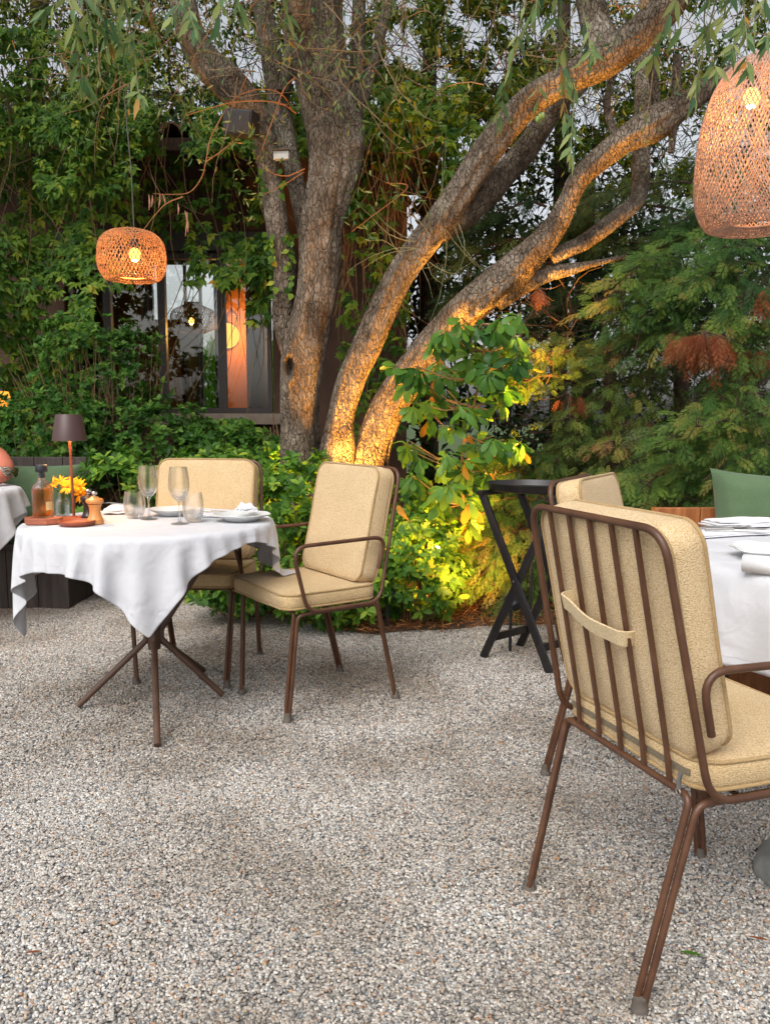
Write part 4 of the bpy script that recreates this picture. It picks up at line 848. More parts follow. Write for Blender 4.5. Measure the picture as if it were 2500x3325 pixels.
# ------------------------------------------------------------------ conifers
def conifer(label, trunk_px, boughs, fr, mat, seed, group='conifers at the right', name='conifer'):
    x0, y0, Y0, w0 = trunk_px[0]; t = empty(name, (P(x0, 1250, Y0).x, Y0, 0), 0, label, 'tree', group); off = np.array(t.location); rg = np.random.default_rng(seed+900)
    mb = MB(); C = crom([tuple(P(x, y, Y_)-Vector(off)) for x, y, Y_, w in trunk_px], 6); rad = np.interp(np.linspace(0, 1, len(C)), np.linspace(0, 1, len(trunk_px)), [w*.5*px_m(Y_) for x, y, Y_, w in trunk_px])*np.linspace(1, .35, len(C))
    mb.tube(C, rad, 14); mb.build('trunk', M['cbark'], t)
    br = MB(); PP, DD, UU, SS, RR = [], [], [], [], []
    for (bx0, by0, bx1, by1, Yb, n, size, drp) in boughs:
        a = np.array(P(bx0, by0, Yb+.35))-off; b = np.array(P(bx1, by1, Yb-.15))-off; v = b-a; L = np.linalg.norm(v); sg = np.array([0, 0, -.12*L])
        pts = [a+v*k/7+sg*(4*(k/7)*(1-k/7)-1)*-.6+rg.normal(0, .012, 3) for k in range(8)]
        br.tube(pts, np.linspace(.012, .004, 8), 5, caps=False)
        cb = rg.uniform(.2, .8)
        for j in range(int(n*1.55)):
            s = rg.uniform(.12, 1)**.8; i = min(6, int(s*7)); p = pts[i]+(pts[i+1]-pts[i])*(s*7-i); side = rg.choice([-1, 1]); u = v/L
            w = np.cross(u, [0, 0, 1]); w /= np.linalg.norm(w)
            off2 = w*side*rg.uniform(0, .16)*(1.2-s)+rg.normal(0, .045, 3)*[1, 1, 1.3]
            dd = u*rg.uniform(.5, 1.1)+w*side*rg.uniform(.1, .9)+np.array([0, -.25, rg.normal(-.08, .2)-drp])
            PP.append(p+off2); DD.append(dd); UU.append(np.array([rg.normal(0, .35), -.75+rg.normal(0, .3), .75])); SS.append(size*rg.uniform(.5, 1.15)*(1.15-.3*s)); RR.append(np.clip(cb+rg.normal(0, .2)+.12*s, 0, 1))
            if rg.uniform() < .3: br.tube([p, p+off2*.8+np.array(dd)*.02], .0025, 4, caps=False)
    br.build('branches', M['cbark'], t)
    leaves('foliage', np.array(PP), np.array(DD), np.array(UU), SS, T_FR, M[mat], t, rnd=np.array(RR), jit=.15)
    return t
B = []
conifer('nearest conifer with long drooping green boughs at the right edge', [(1600,1250,5.6,60),(1590,900,5.6,50),(1590,700,5.6,30),(1595,560,5.6,14)],
    [(1560,560,1400,620,4.9,60,.17,.1),(1600,540,1350,560,4.9,70,.18,0),(1640,560,1480,600,4.7,60,.18,.05),(1680,560,1600,640,4.6,60,.18,.2),(1600,620,1390,660,4.9,60,.17,.1),(1700,640,1560,690,4.6,60,.18,.2),(1560,660,1440,720,4.8,50,.16,.2),(1690,720,1580,760,4.6,50,.17,.25),
     (1620,560,1280,620,5.0,70,.17,.05),(1500,600,1320,680,5.0,50,.17,.15),(1700,530,1540,520,4.6,50,.18,0),(1690,800,1600,860,4.7,30,.15,.3),(1500,690,1400,740,5.0,40,.15,.2),(1640,460,1420,470,5.4,60,.18,0),(1680,380,1500,420,5.6,60,.18,0)], 0, 'l_con', 1)
conifer('conifer with low feathery boughs behind the wooden bench', [(1700,1250,5.2,50),(1710,900,5.2,44),(1720,700,5.2,20)],
    [(1700,900,1420,925,4.4,90,.17,.05),(1700,890,1500,900,4.3,70,.17,.05),(1690,940,1450,980,4.4,70,.17,.15),(1700,960,1520,1010,4.3,60,.16,.2),(1700,1000,1380,1020,4.5,70,.16,.15),(1660,1030,1420,1060,4.4,60,.16,.2),(1700,1050,1560,1090,4.3,40,.16,.25),
     (1500,1000,1330,1050,4.5,50,.15,.2),(1520,1060,1340,1110,4.5,50,.15,.2),(1700,860,1560,840,4.6,30,.15,.1)], 0, 'l_con', 2)
conifer('conifer with brown inner branches in the gap right of the big leaved shrub', [(1330,1250,6.0,56),(1325,1000,6.0,48),(1310,760,6.0,36),(1295,640,6.0,16)],
    [(1380,760,1180,750,5.2,50,.17,.1),(1430,740,1250,760,5.1,50,.16,.1),(1420,790,1290,840,5.1,50,.15,.2),(1420,700,1330,760,5.1,40,.15,.15),(1200,760,1080,740,4.9,50,.15,.1),(1260,820,1110,800,4.9,60,.15,.15),(1330,880,1220,890,5.0,40,.14,.3),(1400,900,1300,960,5.0,40,.14,.3),
     (1440,820,1350,900,5.1,40,.14,.2),(1300,900,1180,1000,5.0,50,.15,.3),(1380,980,1260,1060,4.9,50,.15,.3),(1440,1000,1340,1080,4.9,40,.15,.3)], 0, 'l_yel', 3)
conifer('low lamp lit conifer growing beside the black tray stand', [(1130,1290,5.3,40),(1125,1150,5.3,34),(1130,1000,5.3,26)],
    [(1140,1080,1000,1110,4.75,50,.15,.2),(1180,1120,1040,1180,4.7,60,.15,.2),(1150,1180,1020,1240,4.7,60,.15,.2),(1210,1200,1080,1280,4.65,60,.15,.25),(1100,1130,960,1140,4.8,50,.15,.2),(1060,1180,930,1200,4.8,50,.15,.2),(1260,1060,1130,1060,4.9,60,.16,.1),(1200,1020,1060,1020,5.0,60,.16,.1),
     (1280,1120,1180,1170,4.8,50,.15,.2),(1160,980,1060,960,5.0,40,.15,0),(1350,1120,1260,1180,4.8,40,.15,.2),(1280,1220,1180,1290,4.8,40,.14,.2),(1040,1240,960,1290,4.8,30,.13,.2),(1110,1050,980,1060,4.9,50,.15,.1)], 0, 'l_con', 4)
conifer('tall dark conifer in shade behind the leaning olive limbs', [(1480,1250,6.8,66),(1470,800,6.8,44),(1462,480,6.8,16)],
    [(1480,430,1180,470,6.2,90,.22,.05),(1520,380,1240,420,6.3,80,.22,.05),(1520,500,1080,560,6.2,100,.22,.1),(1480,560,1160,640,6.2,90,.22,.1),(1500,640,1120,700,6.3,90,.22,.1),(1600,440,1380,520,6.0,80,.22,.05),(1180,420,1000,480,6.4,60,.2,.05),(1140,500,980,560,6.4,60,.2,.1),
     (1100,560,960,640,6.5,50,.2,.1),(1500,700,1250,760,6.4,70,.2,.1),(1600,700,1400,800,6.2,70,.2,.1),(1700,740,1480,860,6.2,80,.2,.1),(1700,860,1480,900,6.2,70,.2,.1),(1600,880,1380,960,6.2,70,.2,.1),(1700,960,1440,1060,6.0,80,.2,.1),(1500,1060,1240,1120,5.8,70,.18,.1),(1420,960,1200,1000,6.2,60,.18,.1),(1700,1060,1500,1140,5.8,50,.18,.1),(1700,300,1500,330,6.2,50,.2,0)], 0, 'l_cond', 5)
def dead(label, cx, cy, Y, n, w, h, size):
    t = empty('dead_branch', tuple(P(cx, cy-h, Y)), 0, label, 'branch'); off = np.array(t.location); rg = np.random.default_rng(int(cx))
    pp = np.array([np.array(P(cx+rg.normal(0, w*.45), cy-h+abs(rg.normal(0, h*.4)), Y+rg.normal(0, .05)))-off for _ in range(n)])
    dd = np.stack([pp[:, 0]*4+rg.normal(0, .15, n), rg.normal(-.2, .2, n), -np.ones(n)], 1)
    leaves('foliage', pp, dd, np.tile([[0, -1, .2]], (n, 1)), rg.uniform(.6, 1.2, n)*size, T_FR, M['l_dead'], t)
    mb = MB(); twigs(mb, [(0, 0, 0)]*9, [(rg.normal(0, .8), rg.normal(0, .3), -.6) for _ in range(9)], rg.uniform(.08, .2, 9), r=.004, bend=.5); mb.build('twigs', M['cbark'], t)
dead('large drooping dead rust brown spray hanging in the right conifer', 1520, 775, 4.35, 120, 50, 60, .13)
dead('dead brown spray at the right picture edge below the tall lantern', 1658, 660, 4.5, 40, 22, 40, .11)
dead('faded brown spray low in the conifer at the right edge', 1625, 790, 4.6, 36, 30, 40, .11)
dead('small orange brown dead spray hanging under the lit limb', 1165, 640, 4.9, 16, 14, 18, .09)
dead('pale brown dead spray beside the yellow green boughs', 1225, 890, 5.0, 16, 40, 40, .10)
# tangle of bare brown branches in the conifer's dark heart
tb = empty('bare_branches', (P(1280, 1250, 5.5).x, 5.5, 0), 0, 'tangle of bare brown dead branches inside the conifers', 'branches'); off = Vector(tb.location)
mb = MB(); st, dr, ln = [], [], []
for _ in range(330):
    x = RNG.uniform(1090, 1663); y = RNG.uniform(620, 960); st.append(P(x, y, RNG.uniform(5.1, 6.2))-off); dr.append(Vector((RNG.normal(-.3, .8), RNG.normal(-.2, .4), RNG.normal(-.1, .5)))); ln.append(RNG.uniform(.2, .7))
twigs(mb, st, dr, ln, r=.0045, bend=.9, seg=7, sides=3); mb.build('branches', M['cbark'], tb)
# ------------------------------------------------------------------ trees further back
def backtree(label, trunk, regs, n, leaf, mat, tm, seed, group='leafy trees at the back', tw=60, cutoff=-.1, name='background_tree', fs=.011, dmin=.2):
    x0, Y0 = trunk[0][0], trunk[0][2]; t = empty(name, (P(x0, 1200, Y0).x, Y0, 0), 0, label, 'tree', group); off = np.array(t.location); rg = np.random.default_rng(seed+40)
    mb = MB(); mb.tube(crom([tuple(P(x, y, Y_)-Vector(off)) for x, y, Y_, w in trunk], 6), np.interp(np.linspace(0, 1, (len(trunk)-1)*6+1), np.linspace(0, 1, len(trunk)), [w*.5*px_m(Y_) for x, y, Y_, w in trunk]), 10); mb.build('trunk', M['cbark'], t)
    pts = []; area = np.array([(r[1]-r[0])*(r[3]-r[2])*r[5] for r in regs], float); area /= area.sum(); tries = 0
    while len(pts) < n and tries < n*10:
        tries += 1; r = regs[rg.choice(len(regs), p=area)]; x, y = rg.uniform(r[0], r[1]), rg.uniform(r[2], r[3]); cl = noise.noise(Vector((x*fs+seed*5, y*fs, 0)))+.5*noise.noise(Vector((x*fs*3, y*fs*3+seed, 0)))
        if cl < cutoff+rg.normal(0, .08): continue
        pts.append(np.array(P(x, y, r[4]+rg.uniform(-.5, .5)))-off)
    pts = np.array(pts); N = len(pts); d = rg.normal(0, .7, (N, 3))+[0, -.1, -.5]
    leaves('crown', pts, d, unit(N)+[0, -.6, .3], rg.uniform(.6, 1.25, N)*leaf, tm, M[mat], t, jit=.2)
    if tw:
        mb = MB(); st, dr, ln = [], [], []
        for _ in range(tw):
            r = regs[rg.choice(len(regs), p=area)]; st.append(P(rg.uniform(r[0], r[1]), rg.uniform(r[2], r[3]), r[4])-Vector(off)); dr.append(Vector(rg.normal(0, 1, 3))); ln.append(rg.uniform(.2, .9))
        twigs(mb, st, dr, ln, r=.0055, bend=.7, seg=6, sides=3); mb.build('branches', M['cbark'], t)
    return t
backtree('leafy tree filling the top left corner above the creeper', [(60,1200,8.5,50),(70,500,8.5,44),(90,-100,8.5,34)], [(-120, 400, -80, 120, 8, 1), (-120, 330, 80, 230, 7.8, 1.1), (200, 640, -80, 215, 7.6, .9)], 9500, .066, 'l_ivy', T_Q, 1, tw=420, cutoff=-.16)
backtree('tree with maple like clumps of leaves right of the main trunk top', [(930,1200,8.5,40),(925,500,8.5,36),(930,-100,8.5,26)], [(760, 1130, 150, 330, 7.4, 1.3), (760, 1200, -80, 200, 7.6, .8), (900, 1060, 300, 420, 7.4, .7)], 12500, .068, 'l_ivy', T_Q, 2, tw=500, cutoff=-.02)
backtree('thin leaved tree behind the crossing limbs at the upper right', [(1200,1200,9,40),(1210,500,9,34),(1220,-100,9,24)], [(1100, 1663, -80, 200, 8, .7), (1050, 1480, 180, 420, 8.4, .8), (1250, 1700, 150, 420, 7.6, .9)], 10500, .064, 'l_ivy', T_Q, 3, tw=700, cutoff=-.05)
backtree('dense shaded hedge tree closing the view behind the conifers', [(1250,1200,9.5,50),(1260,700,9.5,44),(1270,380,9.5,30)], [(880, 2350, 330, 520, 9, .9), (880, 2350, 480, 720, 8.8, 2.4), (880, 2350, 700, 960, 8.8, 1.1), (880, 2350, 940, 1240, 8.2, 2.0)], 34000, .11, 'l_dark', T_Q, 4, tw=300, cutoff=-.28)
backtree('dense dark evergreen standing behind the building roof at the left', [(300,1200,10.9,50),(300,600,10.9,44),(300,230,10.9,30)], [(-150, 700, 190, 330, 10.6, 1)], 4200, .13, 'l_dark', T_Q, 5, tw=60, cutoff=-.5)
gl = empty('orange_lantern', tuple(P(6, 862, 6.25)), 0, 'small orange glowing lantern half hidden in the creeper at the left edge', 'lantern')
q = MB(); q.lathe([(0, -.06), (.045, -.055), (.06, 0), (.045, .055), (0, .06)], 20); q.build('glowing_shade', emit('orange lantern glow', (1, .30, .04, 1), 1.6), gl)
q = MB(); q.lathe([(0, .055), (.02, .055), (.018, .075), (0, .08)], 16); q.build('cap', M['blackplastic'], gl)
# ------------------------------------------------------------------ fallen needles on the bed
N = 5200; xx = RNG.uniform(-1.6, 2.6, N); pos = []
yy = np.array([bed_edge(x) for x in xx])+np.abs(RNG.normal(0, .45, N))-.10
pos = np.stack([xx, yy, .03+RNG.uniform(0, .05, N)*np.clip((yy-4.2)*3, .1, 1)], 1)
ln_ = leaves('fallen_needles', pos, RNG.normal(0, 1, (N, 3))*[1, 1, .15], np.tile([[0, 0, 1]], (N, 1)), RNG.uniform(.03, .10, N), mk_t([(0, 0, 0), (.5, .03, .02), (1, 0, 0), (.5, -.03, .02)], [(0, 2, 1), (0, 3, 2)]), M['needle']); tag(ln_, 'orange brown needle litter spread over the planting bed', 'needles', kind='stuff')
# uplights in the planting
def spotlight(label, px_, py_, Y, aim, e, size=70, col=(1, .43, .065), lens_e=30, blend=.6, rad=.03):
    c = P(px_, py_, Y); t = empty('garden_spotlight', (c.x, c.y, 0), 0, label, 'spotlight', 'warm garden spotlights in the planting')
    q = MB(); q.tube([(0, 0, 0), (0, 0, c.z-.04)], .008, 8); q.build('spike', M['blackplastic'], t)
    d = (Vector(aim)-c).normalized(); up = d.to_track_quat('Z', 'Y').to_matrix()
    q = MB(); q.box((0, 0, 0), (.01, .01, .01)); hv = MB(); hv.lathe([(0, -.07), (.022, -.068), (.03, -.05), (.032, .012), (.028, .012), (.027, -.01)], 20)
    hv.v = [tuple(up @ Vector(v)+Vector((0, 0, c.z))) for v in hv.v]; hv.build('housing', M['blackplastic'], t)
    lv = MB(); lv.lathe([(0, -.012), (.026, -.012), (.026, -.006), (0, -.004)], 20); lv.v = [tuple(up @ Vector(v)+Vector((0, 0, c.z))) for v in lv.v]; lv.build('lens', emit('spot lens', (1, .6, .2, 1), lens_e), t)
    L_ = bpy.data.lights.new('spot_light', 'SPOT'); L_.energy = e; L_.color = col; L_.spot_size = R(size); L_.spot_blend = blend; L_.shadow_soft_size = rad
    o = bpy.data.objects.new('spot_light', L_); SC.collection.objects.link(o); o.parent = t; o.location = Vector((0, 0, c.z))+d*.02; o.rotation_euler = (-d).to_track_quat('Z', 'Y').to_euler()
    return t
spotlight('warm garden spotlight in the bright patch of shrubs pointing at the rightmost trunk', 1030, 1160, 4.75, P(1000, 690, 5.1), 340, 90)
spotlight('warm garden spotlight between the middle and right trunk pointing up at their flanks', 778, 1110, 5.14, P(752, 780, 5.3), 120, 110)
spotlight('warm garden spotlight low at the right pointing along the limb to the upper right', 1150, 1110, 4.5, P(1130, 560, 5.0), 640, 50)
spotlight('warm garden spotlight between the main and the middle trunk', 744, 1040, 5.06, P(706, 640, 5.36), 40, 75)
spotlight('warm garden spotlight behind the main trunk pointing up at the left limb and roof', 600, 1050, 5.75, P(560, 300, 5.6), 130, 60)
spotlight('warm garden spotlight hidden inside the hedge between the two chairs', 668, 1135, 4.92, P(668, 1000, 4.4), 30, 150)
spotlight('warm garden spotlight hidden in the yellow glowing bush left of the tray stand', 945, 1185, 4.70, P(935, 1100, 4.5), 110, 150)
spotlight('added warm spotlight on the ground behind the tray stand brightening the bush', 1103, 1296, 3.95, P(955, 1110, 4.85), 110, 80)  # added lamp that brightens the front of the glowing bush
spotlight('tiny lit garden spotlight glinting beside the rear leg of the side chair', 836, 1277, 4.35, P(760, 1200, 4.9), 25, 130, lens_e=25)
spotlight('second tiny glinting garden spotlight just right of the side chair leg', 854, 1266, 4.45, P(960, 1290, 4.8), 45, 130, lens_e=25)
# ------------------------------------------------------------------ cushions and chairs
def rrect(w, h, r, n=10):
    pts = []
    for cx, cy, a0 in ((w/2-r, h/2-r, 0), (-w/2+r, h/2-r, 90), (-w/2+r, -h/2+r, 180), (w/2-r, -h/2+r, 270)):
        for k in range(n+1): a = R(a0+90*k/n); pts.append((cx+r*math.cos(a), cy+r*math.sin(a)))
    # fill straight edges
    out = []
    for i in range(len(pts)):
        a, b = pts[i], pts[(i+1) % len(pts)]; L = math.hypot(a[0]-b[0], a[1]-b[1]); m = max(1, int(L/.035))
        for k in range(m): out.append((a[0]+(b[0]-a[0])*k/m, a[1]+(b[1]-a[1])*k/m))
    return out
CUSH = {}
def cushion(name, w, h, t, r, bulge, Mx, mat, parent, pipe=.0045, seed=0, back=None, wob=.006, pipes=True, sidebulge=.004):
    o2 = rrect(w, h, r); n = len(o2); vs = []; rings = []
    def nz(x, y, z): return wob*noise.noise(Vector((x*5+seed, y*5, z*8+seed*3)))
    def ring(s, z): rings.append((s, z))
    S_ = [.02, .2, .4, .6, .78, .9, .965, 1.0]
    for s in S_: ring(s, t/2+bulge*(1-s**3.2)*1.0-(.004 if s == 1.0 else 0))
    for q in (.25, .5, .75): ring(1+sidebulge*math.sin(math.pi*q)/(w/2)*1.0, t/2-q*t)
    for s in S_[::-1]: ring(s, -t/2-bulge*.7*(1-s**3.2)+(.004 if s == 1.0 else 0))
    for (s, z) in rings:
        for (x, y) in o2:
            X, Y = x*s, y*s; zz = z+nz(X, Y, z)*(1 if s < 1 else .6)
            if back and z < 0: zz += back(X, Y)*(1-s**6)
            e = nz(Y, X, z+3)*.8; vs.append(Mx @ Vector((X*(1+e), Y*(1+e), zz)))
    m = len(rings); fs = [(i*n+k, i*n+(k+1) % n, (i+1)*n+(k+1) % n, (i+1)*n+k) for i in range(m-1) for k in range(n)]
    fs += [tuple(range(n-1, -1, -1))[::-1][::-1], tuple(range((m-1)*n, m*n))]
    mb = MB(); mb.add(vs, fs); o = mb.build(name, mat, parent, angle=60); CUSH['last'] = (vs, n)
    if pipes:
        for idx in (7, 11):
            pb = MB(); loop = [Vector(vs[idx*n+k]) for k in range(n)]+[Vector(vs[idx*n])]; nrm = (Mx.to_3x3() @ Vector((0, 0, 1)))*(.0015 if idx == 7 else -.0015)
            pb.tube([q+nrm for q in loop], pipe, 8, caps=False); pb.build('piping', M['pipe'], o)
    return o
CR = dict(wr=.219, wf=.203, yr=-.289, yf=.216, wt=.2406, zt=.945, yt=-.289, wb=.263, yb=-.177, zr=.4247, yfr=.152, zc=.422, za=.677, yaf=.218, yar=-.217, ycb=-.19, wc=.2266)
def make_chair(label):
    c = CR; t = empty('armchair', (0, 0, 0), 0, label, 'chair', 'cream cushioned brown metal armchairs')
    r = .0078
    # back frame: one bent rod from rail to rail over the top
    mb = MB(); mb.tube(fillet([(-c['wb'], c['yfr']*.3, c['zr']), (-c['wb'], c['yb'], c['zr']), (-c['wt'], c['yt'], c['zt']), (c['wt'], c['yt'], c['zt']), (c['wb'], c['yb'], c['zr']), (c['wb'], c['yfr']*.3, c['zr'])], [0, .075, .062, .062, .075, 0], 9), r, 14); mb.build('back_frame', M['rod'], t)
    for s in (-1, 1):
        mb = MB(); mb.tube(fillet([(s*c['wb'], c['yfr']*.3, c['zr']), (s*c['wb'], c['yfr'], c['zr']), (s*.268, c['yaf'], c['za']), (s*.262, c['yar']+.008, c['za']+.006), (s*.256, c['yar']+.042, .555)], [0, .07, .055, .05, 0], 9), r, 14); mb.build('armrest', M['rod'], t)
    # slats
    for x in (-.16, -.08, 0, .08, .16):
        prof = [(.0035, .0055), (-.0035, .0055), (-.0035, -.0055), (.0035, -.0055)]
        mb = MB(); mb.tube([(x*1.02, c['ycb'], c['zc']+.004), (x, c['yb']-.022, .50), (x*.98, c['yt']+.001, c['zt']-.004)], 1, prof=prof, up=(0, 1, 0)); mb.build('back_slat', M['rod'], t)
    # seat frame: cross bars and side bars under the cushion
    mb = MB()
    for y, w, z in ((c['ycb'], c['wc']-.05, c['zc']), (c['yf']-.028, c['wc']-.055, c['zc'])): mb.tube([(-w, y, z), (w, y, z)], .0075, 12)
    for s in (-1, 1): mb.tube([(s*.236, c['ycb']+.068, .411), (s*.236, c['yf']-.096, .411)], .0075, 12)
    for y in (-.08, .02): mb.tube([(-.236, y, .412), (.236, y, .412)], .005, 8)
    mb.build('seat_frame', M['rod'], t)
    for sx in (-1, 1):
        for rear in (True, False):
            mb = MB(); fx = c['wr'] if rear else c['wf']; fy = c['yr'] if rear else c['yf']; yb = c['ycb'] if rear else c['yf']-.028
            mb.tube(fillet([(sx*(fx-.007), fy, .012), (sx*(c['wc']-.004), yb, c['zc']), (sx*(c['wc']-.051), yb, c['zc'])], .045, 9), .0075, 12)
            y2 = (c['ycb']+.010) if rear else (c['yf']-.038); sg = 1 if rear else -1
            mb.tube(fillet([(sx*(fx+.003), fy+sg*.012, .012), (sx*.2325, y2, .411), (sx*.236, y2+sg*.058, .411)], .045, 9), .0075, 12)
            lg = mb.build('leg', M['rod'], t)
            ft = MB(); ft.lathe([(0, -.004), (.0175, -.004), (.018, .003), (.015, .008), (.0135, .016), (.0125, .028), (0, .030)], 18, (sx*fx, fy+sg*.005, 0)); ft.build('foot_cap', M['foot'], lg)
    # cushions
    lean = math.atan2(c['yb']-c['yt'], c['zt']-c['zr'])
    Mb = Matrix.Translation((0, -.166, .735)) @ Matrix.Rotation(math.pi/2, 4, 'X') @ Matrix.Rotation(math.pi, 4, 'Y') @ Matrix.Rotation(-lean*-1, 4, 'X')
    # local z of the cushion faces the sitter (+y)
    Mb = Matrix.Translation((0, -.187, .723)) @ Matrix.Rotation(lean, 4, 'X') @ Matrix(((1, 0, 0, 0), (0, 0, 1, 0), (0, 1, 0, 0), (0, 0, 0, 1)))
    bk = cushion('back_cushion', .462, .462, .080, .050, .005, Mb, M['cush'], t, seed=1, back=lambda X, Y: -.005*math.cos(X*2*math.pi/.08+math.pi)-.002, wob=.008)
    sm = MB()
    def onback(x, z, d): return Vector((x, -.183-.045-d-(z-.732)*math.tan(lean), z))
    band = [onback(-.132, .745, -.01), onback(-.135, .738, .030), onback(-.10, .731, .036), onback(-.03, .710, .040), onback(.03, .704, .036), onback(.078, .702, .030), onback(.080, .702, -.01)]
    n_ = [Vector(q) for q in crom([tuple(v) for v in band], 5)]
    sm.tube(n_, 1, prof=[(.017, .0022), (-.017, .0022), (-.017, -.0022), (.017, -.0022)], up=(0, 0, 1)); sm.build('strap', M['strap'], bk)
    Ms = Matrix.Translation((0, .027, .464))
    se = cushion('seat_cushion', .488, .412, .060, .055, .008, Ms, M['cushside'], t, seed=4, wob=.008)
    zv, zn = CUSH['last']; zl = sorted([Vector(q) for q in zv[9*zn:10*zn] if q[1] < -.165 and abs(q[0]) < .21], key=lambda q: q.x)
    zp = MB(); zp.tube([q+Vector((0, -.001, 0)) for q in zl], 1, prof=[(.006, .002), (-.006, .002), (-.006, -.002), (.006, -.002)], up=(0, 0, 1)); z_ = zp.build('zip', M['zip'], se)
    zq = MB(); zq.tube(fillet([(.205, -.199, .466), (.207, -.204, .452), (.209, -.206, .436)], .01, 3), 1, prof=[(.0016, .0045), (-.0016, .0045), (-.0016, -.0045), (.0016, -.0045)], up=(0, 1, 0))
    zq.tube([(.209+.006*math.cos(a), -.207, .430+.006*math.sin(a)) for a in np.linspace(0, 6.283, 12)], .0014, 5, caps=False); zq.build('zip_pull', M['grey_metal'], z_)
    return t
ch = make_chair('nearest armchair seen from behind with its barred back and cushion strap')
def place(c, x, y, a): c.location = (x, y, 0); c.rotation_euler = (0, 0, a)
CB = copy_tree(ch); place(CB, -.3152, 3.3035, 2.1805); CB['label'] = 'armchair seen from the side whose seat carries the corner of the white cloth'
CA = copy_tree(ch); place(CA, -.8598, 3.6512, 3.0375); CA['label'] = 'golden looking armchair facing the camera behind the round table'
CD = copy_tree(ch); place(CD, .8763, 2.5974, -2.0886); CD['label'] = 'armchair between the black tray stand and the nearest armchair with only its back top showing'
place(ch, .6929, 1.7722, -1.2407)
# ------------------------------------------------------------------ cloth simulation (position based)
BEND = .06
def drape(P0, wrap, collide, steps=420, iters=5, seed=0):
    rg = np.random.default_rng(seed); n, m, _ = P0.shape; X = P0.copy(); X[..., 2] += rg.normal(0, .004, (n, m)); V = np.zeros_like(X)
    E = []
    def add(di, dj, k, par_i, par_j):
        I, J = np.meshgrid(np.arange(n-di), np.arange(m if wrap else m-abs(dj)), indexing='ij'); I = I.ravel(); J = J.ravel()
        J2 = (J+dj) % m if wrap else J+dj
        if dj < 0 and not wrap: J = J-dj; J2 = J+dj
        key = (I//max(1, di) % 2 if di else J//max(1, abs(dj)) % 2)
        for q in (0, 1):
            s = key == q; a = I[s]*m+J[s]; b = (I[s]+di)*m+J2[s]; E.append((a, b, np.linalg.norm(P0.reshape(-1, 3)[a]-P0.reshape(-1, 3)[b], axis=1), k))
    add(1, 0, 1, 0, 0); add(0, 1, 1, 0, 0); add(1, 1, .5, 0, 0); add(1, -1, .5, 0, 0); add(2, 0, BEND, 0, 0); add(0, 2, BEND, 0, 0)
    dt = .016
    for st_ in range(steps):
        V[..., 2] -= 3.0*dt; V *= .97; Xp = X.copy(); X = X+V*dt; Q = X.reshape(-1, 3)
        for it in range(iters):
            for a, b, L, k in E:
                d = Q[b]-Q[a]; ln = np.linalg.norm(d, axis=1); c = (k*.5*(ln-L)/np.maximum(ln, 1e-9))[:, None]*d
                Q[a] += c; Q[b] -= c
            collide(Q, Xp.reshape(-1, 3))
        X = Q.reshape(n, m, 3); V = (X-Xp)/dt
    return X
def table_col(cx, cy, r, top, extra=None):
    def f(Q, Qp):
        dx = Q[:, 0]-cx; dy = Q[:, 1]-cy; rho = np.hypot(dx, dy); z = Q[:, 2]; ins = (rho < r) & (z < top) & (z > top-.06)
        up = ins & ((top-z) <= (r-rho)+.004); out = ins & ~up
        Q[up, 2] = top; dq = Q[up, :2]-Qp[up, :2]; core = (rho[up] < r*.8)[:, None]
        s = np.where(out, r/np.maximum(rho, 1e-6), 1); Q[:, 0] = cx+dx*s; Q[:, 1] = cy+dy*s
        Q[up, :2] = Qp[up, :2]+dq*np.where(core, .08, .5)
        Q[:, 2] = np.maximum(Q[:, 2], .015)
        if extra: extra(Q, Qp)
    return f
def cloth_obj(name, X, hem, label, thick=.0012):
    n, m, _ = X.shape; f = []
    uu = np.abs(np.linspace(-.5, .5, n)[:, None]); vv = np.abs(np.linspace(-.5, .5, m)[None, :])
    cre = np.maximum(np.maximum(np.exp(-((uu-.165)/.008)**2), np.exp(-(vv/.008)**2)), np.exp(-((vv-.25)/.008)**2))*np.ones((n, m))
    for i in range(n-1):
        for j in range(m-1): f.append((i*m+j, i*m+j+1, (i+1)*m+j+1, (i+1)*m+j))
    o = np_mesh(name, X.reshape(-1, 3), [np.array(f)], M['cloth'], attrs={'hem': hem.ravel(), 'crease': cre.ravel()})
    s = o.modifiers.new('subdiv', 'SUBSURF'); s.levels = 1; s.render_levels = 2
    q = o.modifiers.new('solid', 'SOLIDIFY'); q.thickness = thick; q.offset = 1
    tag(o, label, 'tablecloth'); return o
TC = Vector((-.927, 3.208, 0)); TR = .482; TZ = .742
a_ = np.array([.30, -.954]); a_ /= np.linalg.norm(a_); b_ = np.array([-a_[1], a_[0]])
n_ = 64; side = 1.20; s_ = np.linspace(-.5, .5, n_)*side; e1 = (a_+b_)/math.sqrt(2); e2 = (b_-a_)/math.sqrt(2)
P0 = np.zeros((n_, n_, 3))
P0[..., 0] = TC.x-.05+s_[:, None]*e1[0]+s_[None, :]*e2[0]; P0[..., 1] = TC.y+.03+s_[:, None]*e1[1]+s_[None, :]*e2[1]; P0[..., 2] = TZ+.006
ca_, sa_ = math.cos(-CB.rotation_euler.z), math.sin(-CB.rotation_euler.z)
def seatcol(Q, Qp):
    x = (Q[:, 0]-CB.location.x); y = (Q[:, 1]-CB.location.y); lx = x*ca_-y*sa_; ly = x*sa_+y*ca_
    s = (np.abs(lx) < .25) & (ly > -.2) & (ly < .235) & (Q[:, 2] < .505) & (Q[:, 2] > .38); Q[s, 2] = .505; Q[s, :2] = Qp[s, :2]*.5+Q[s, :2]*.5
X = drape(P0, False, table_col(TC.x, TC.y, TR+.004, TZ+.004, seatcol), steps=560, iters=9, seed=3)
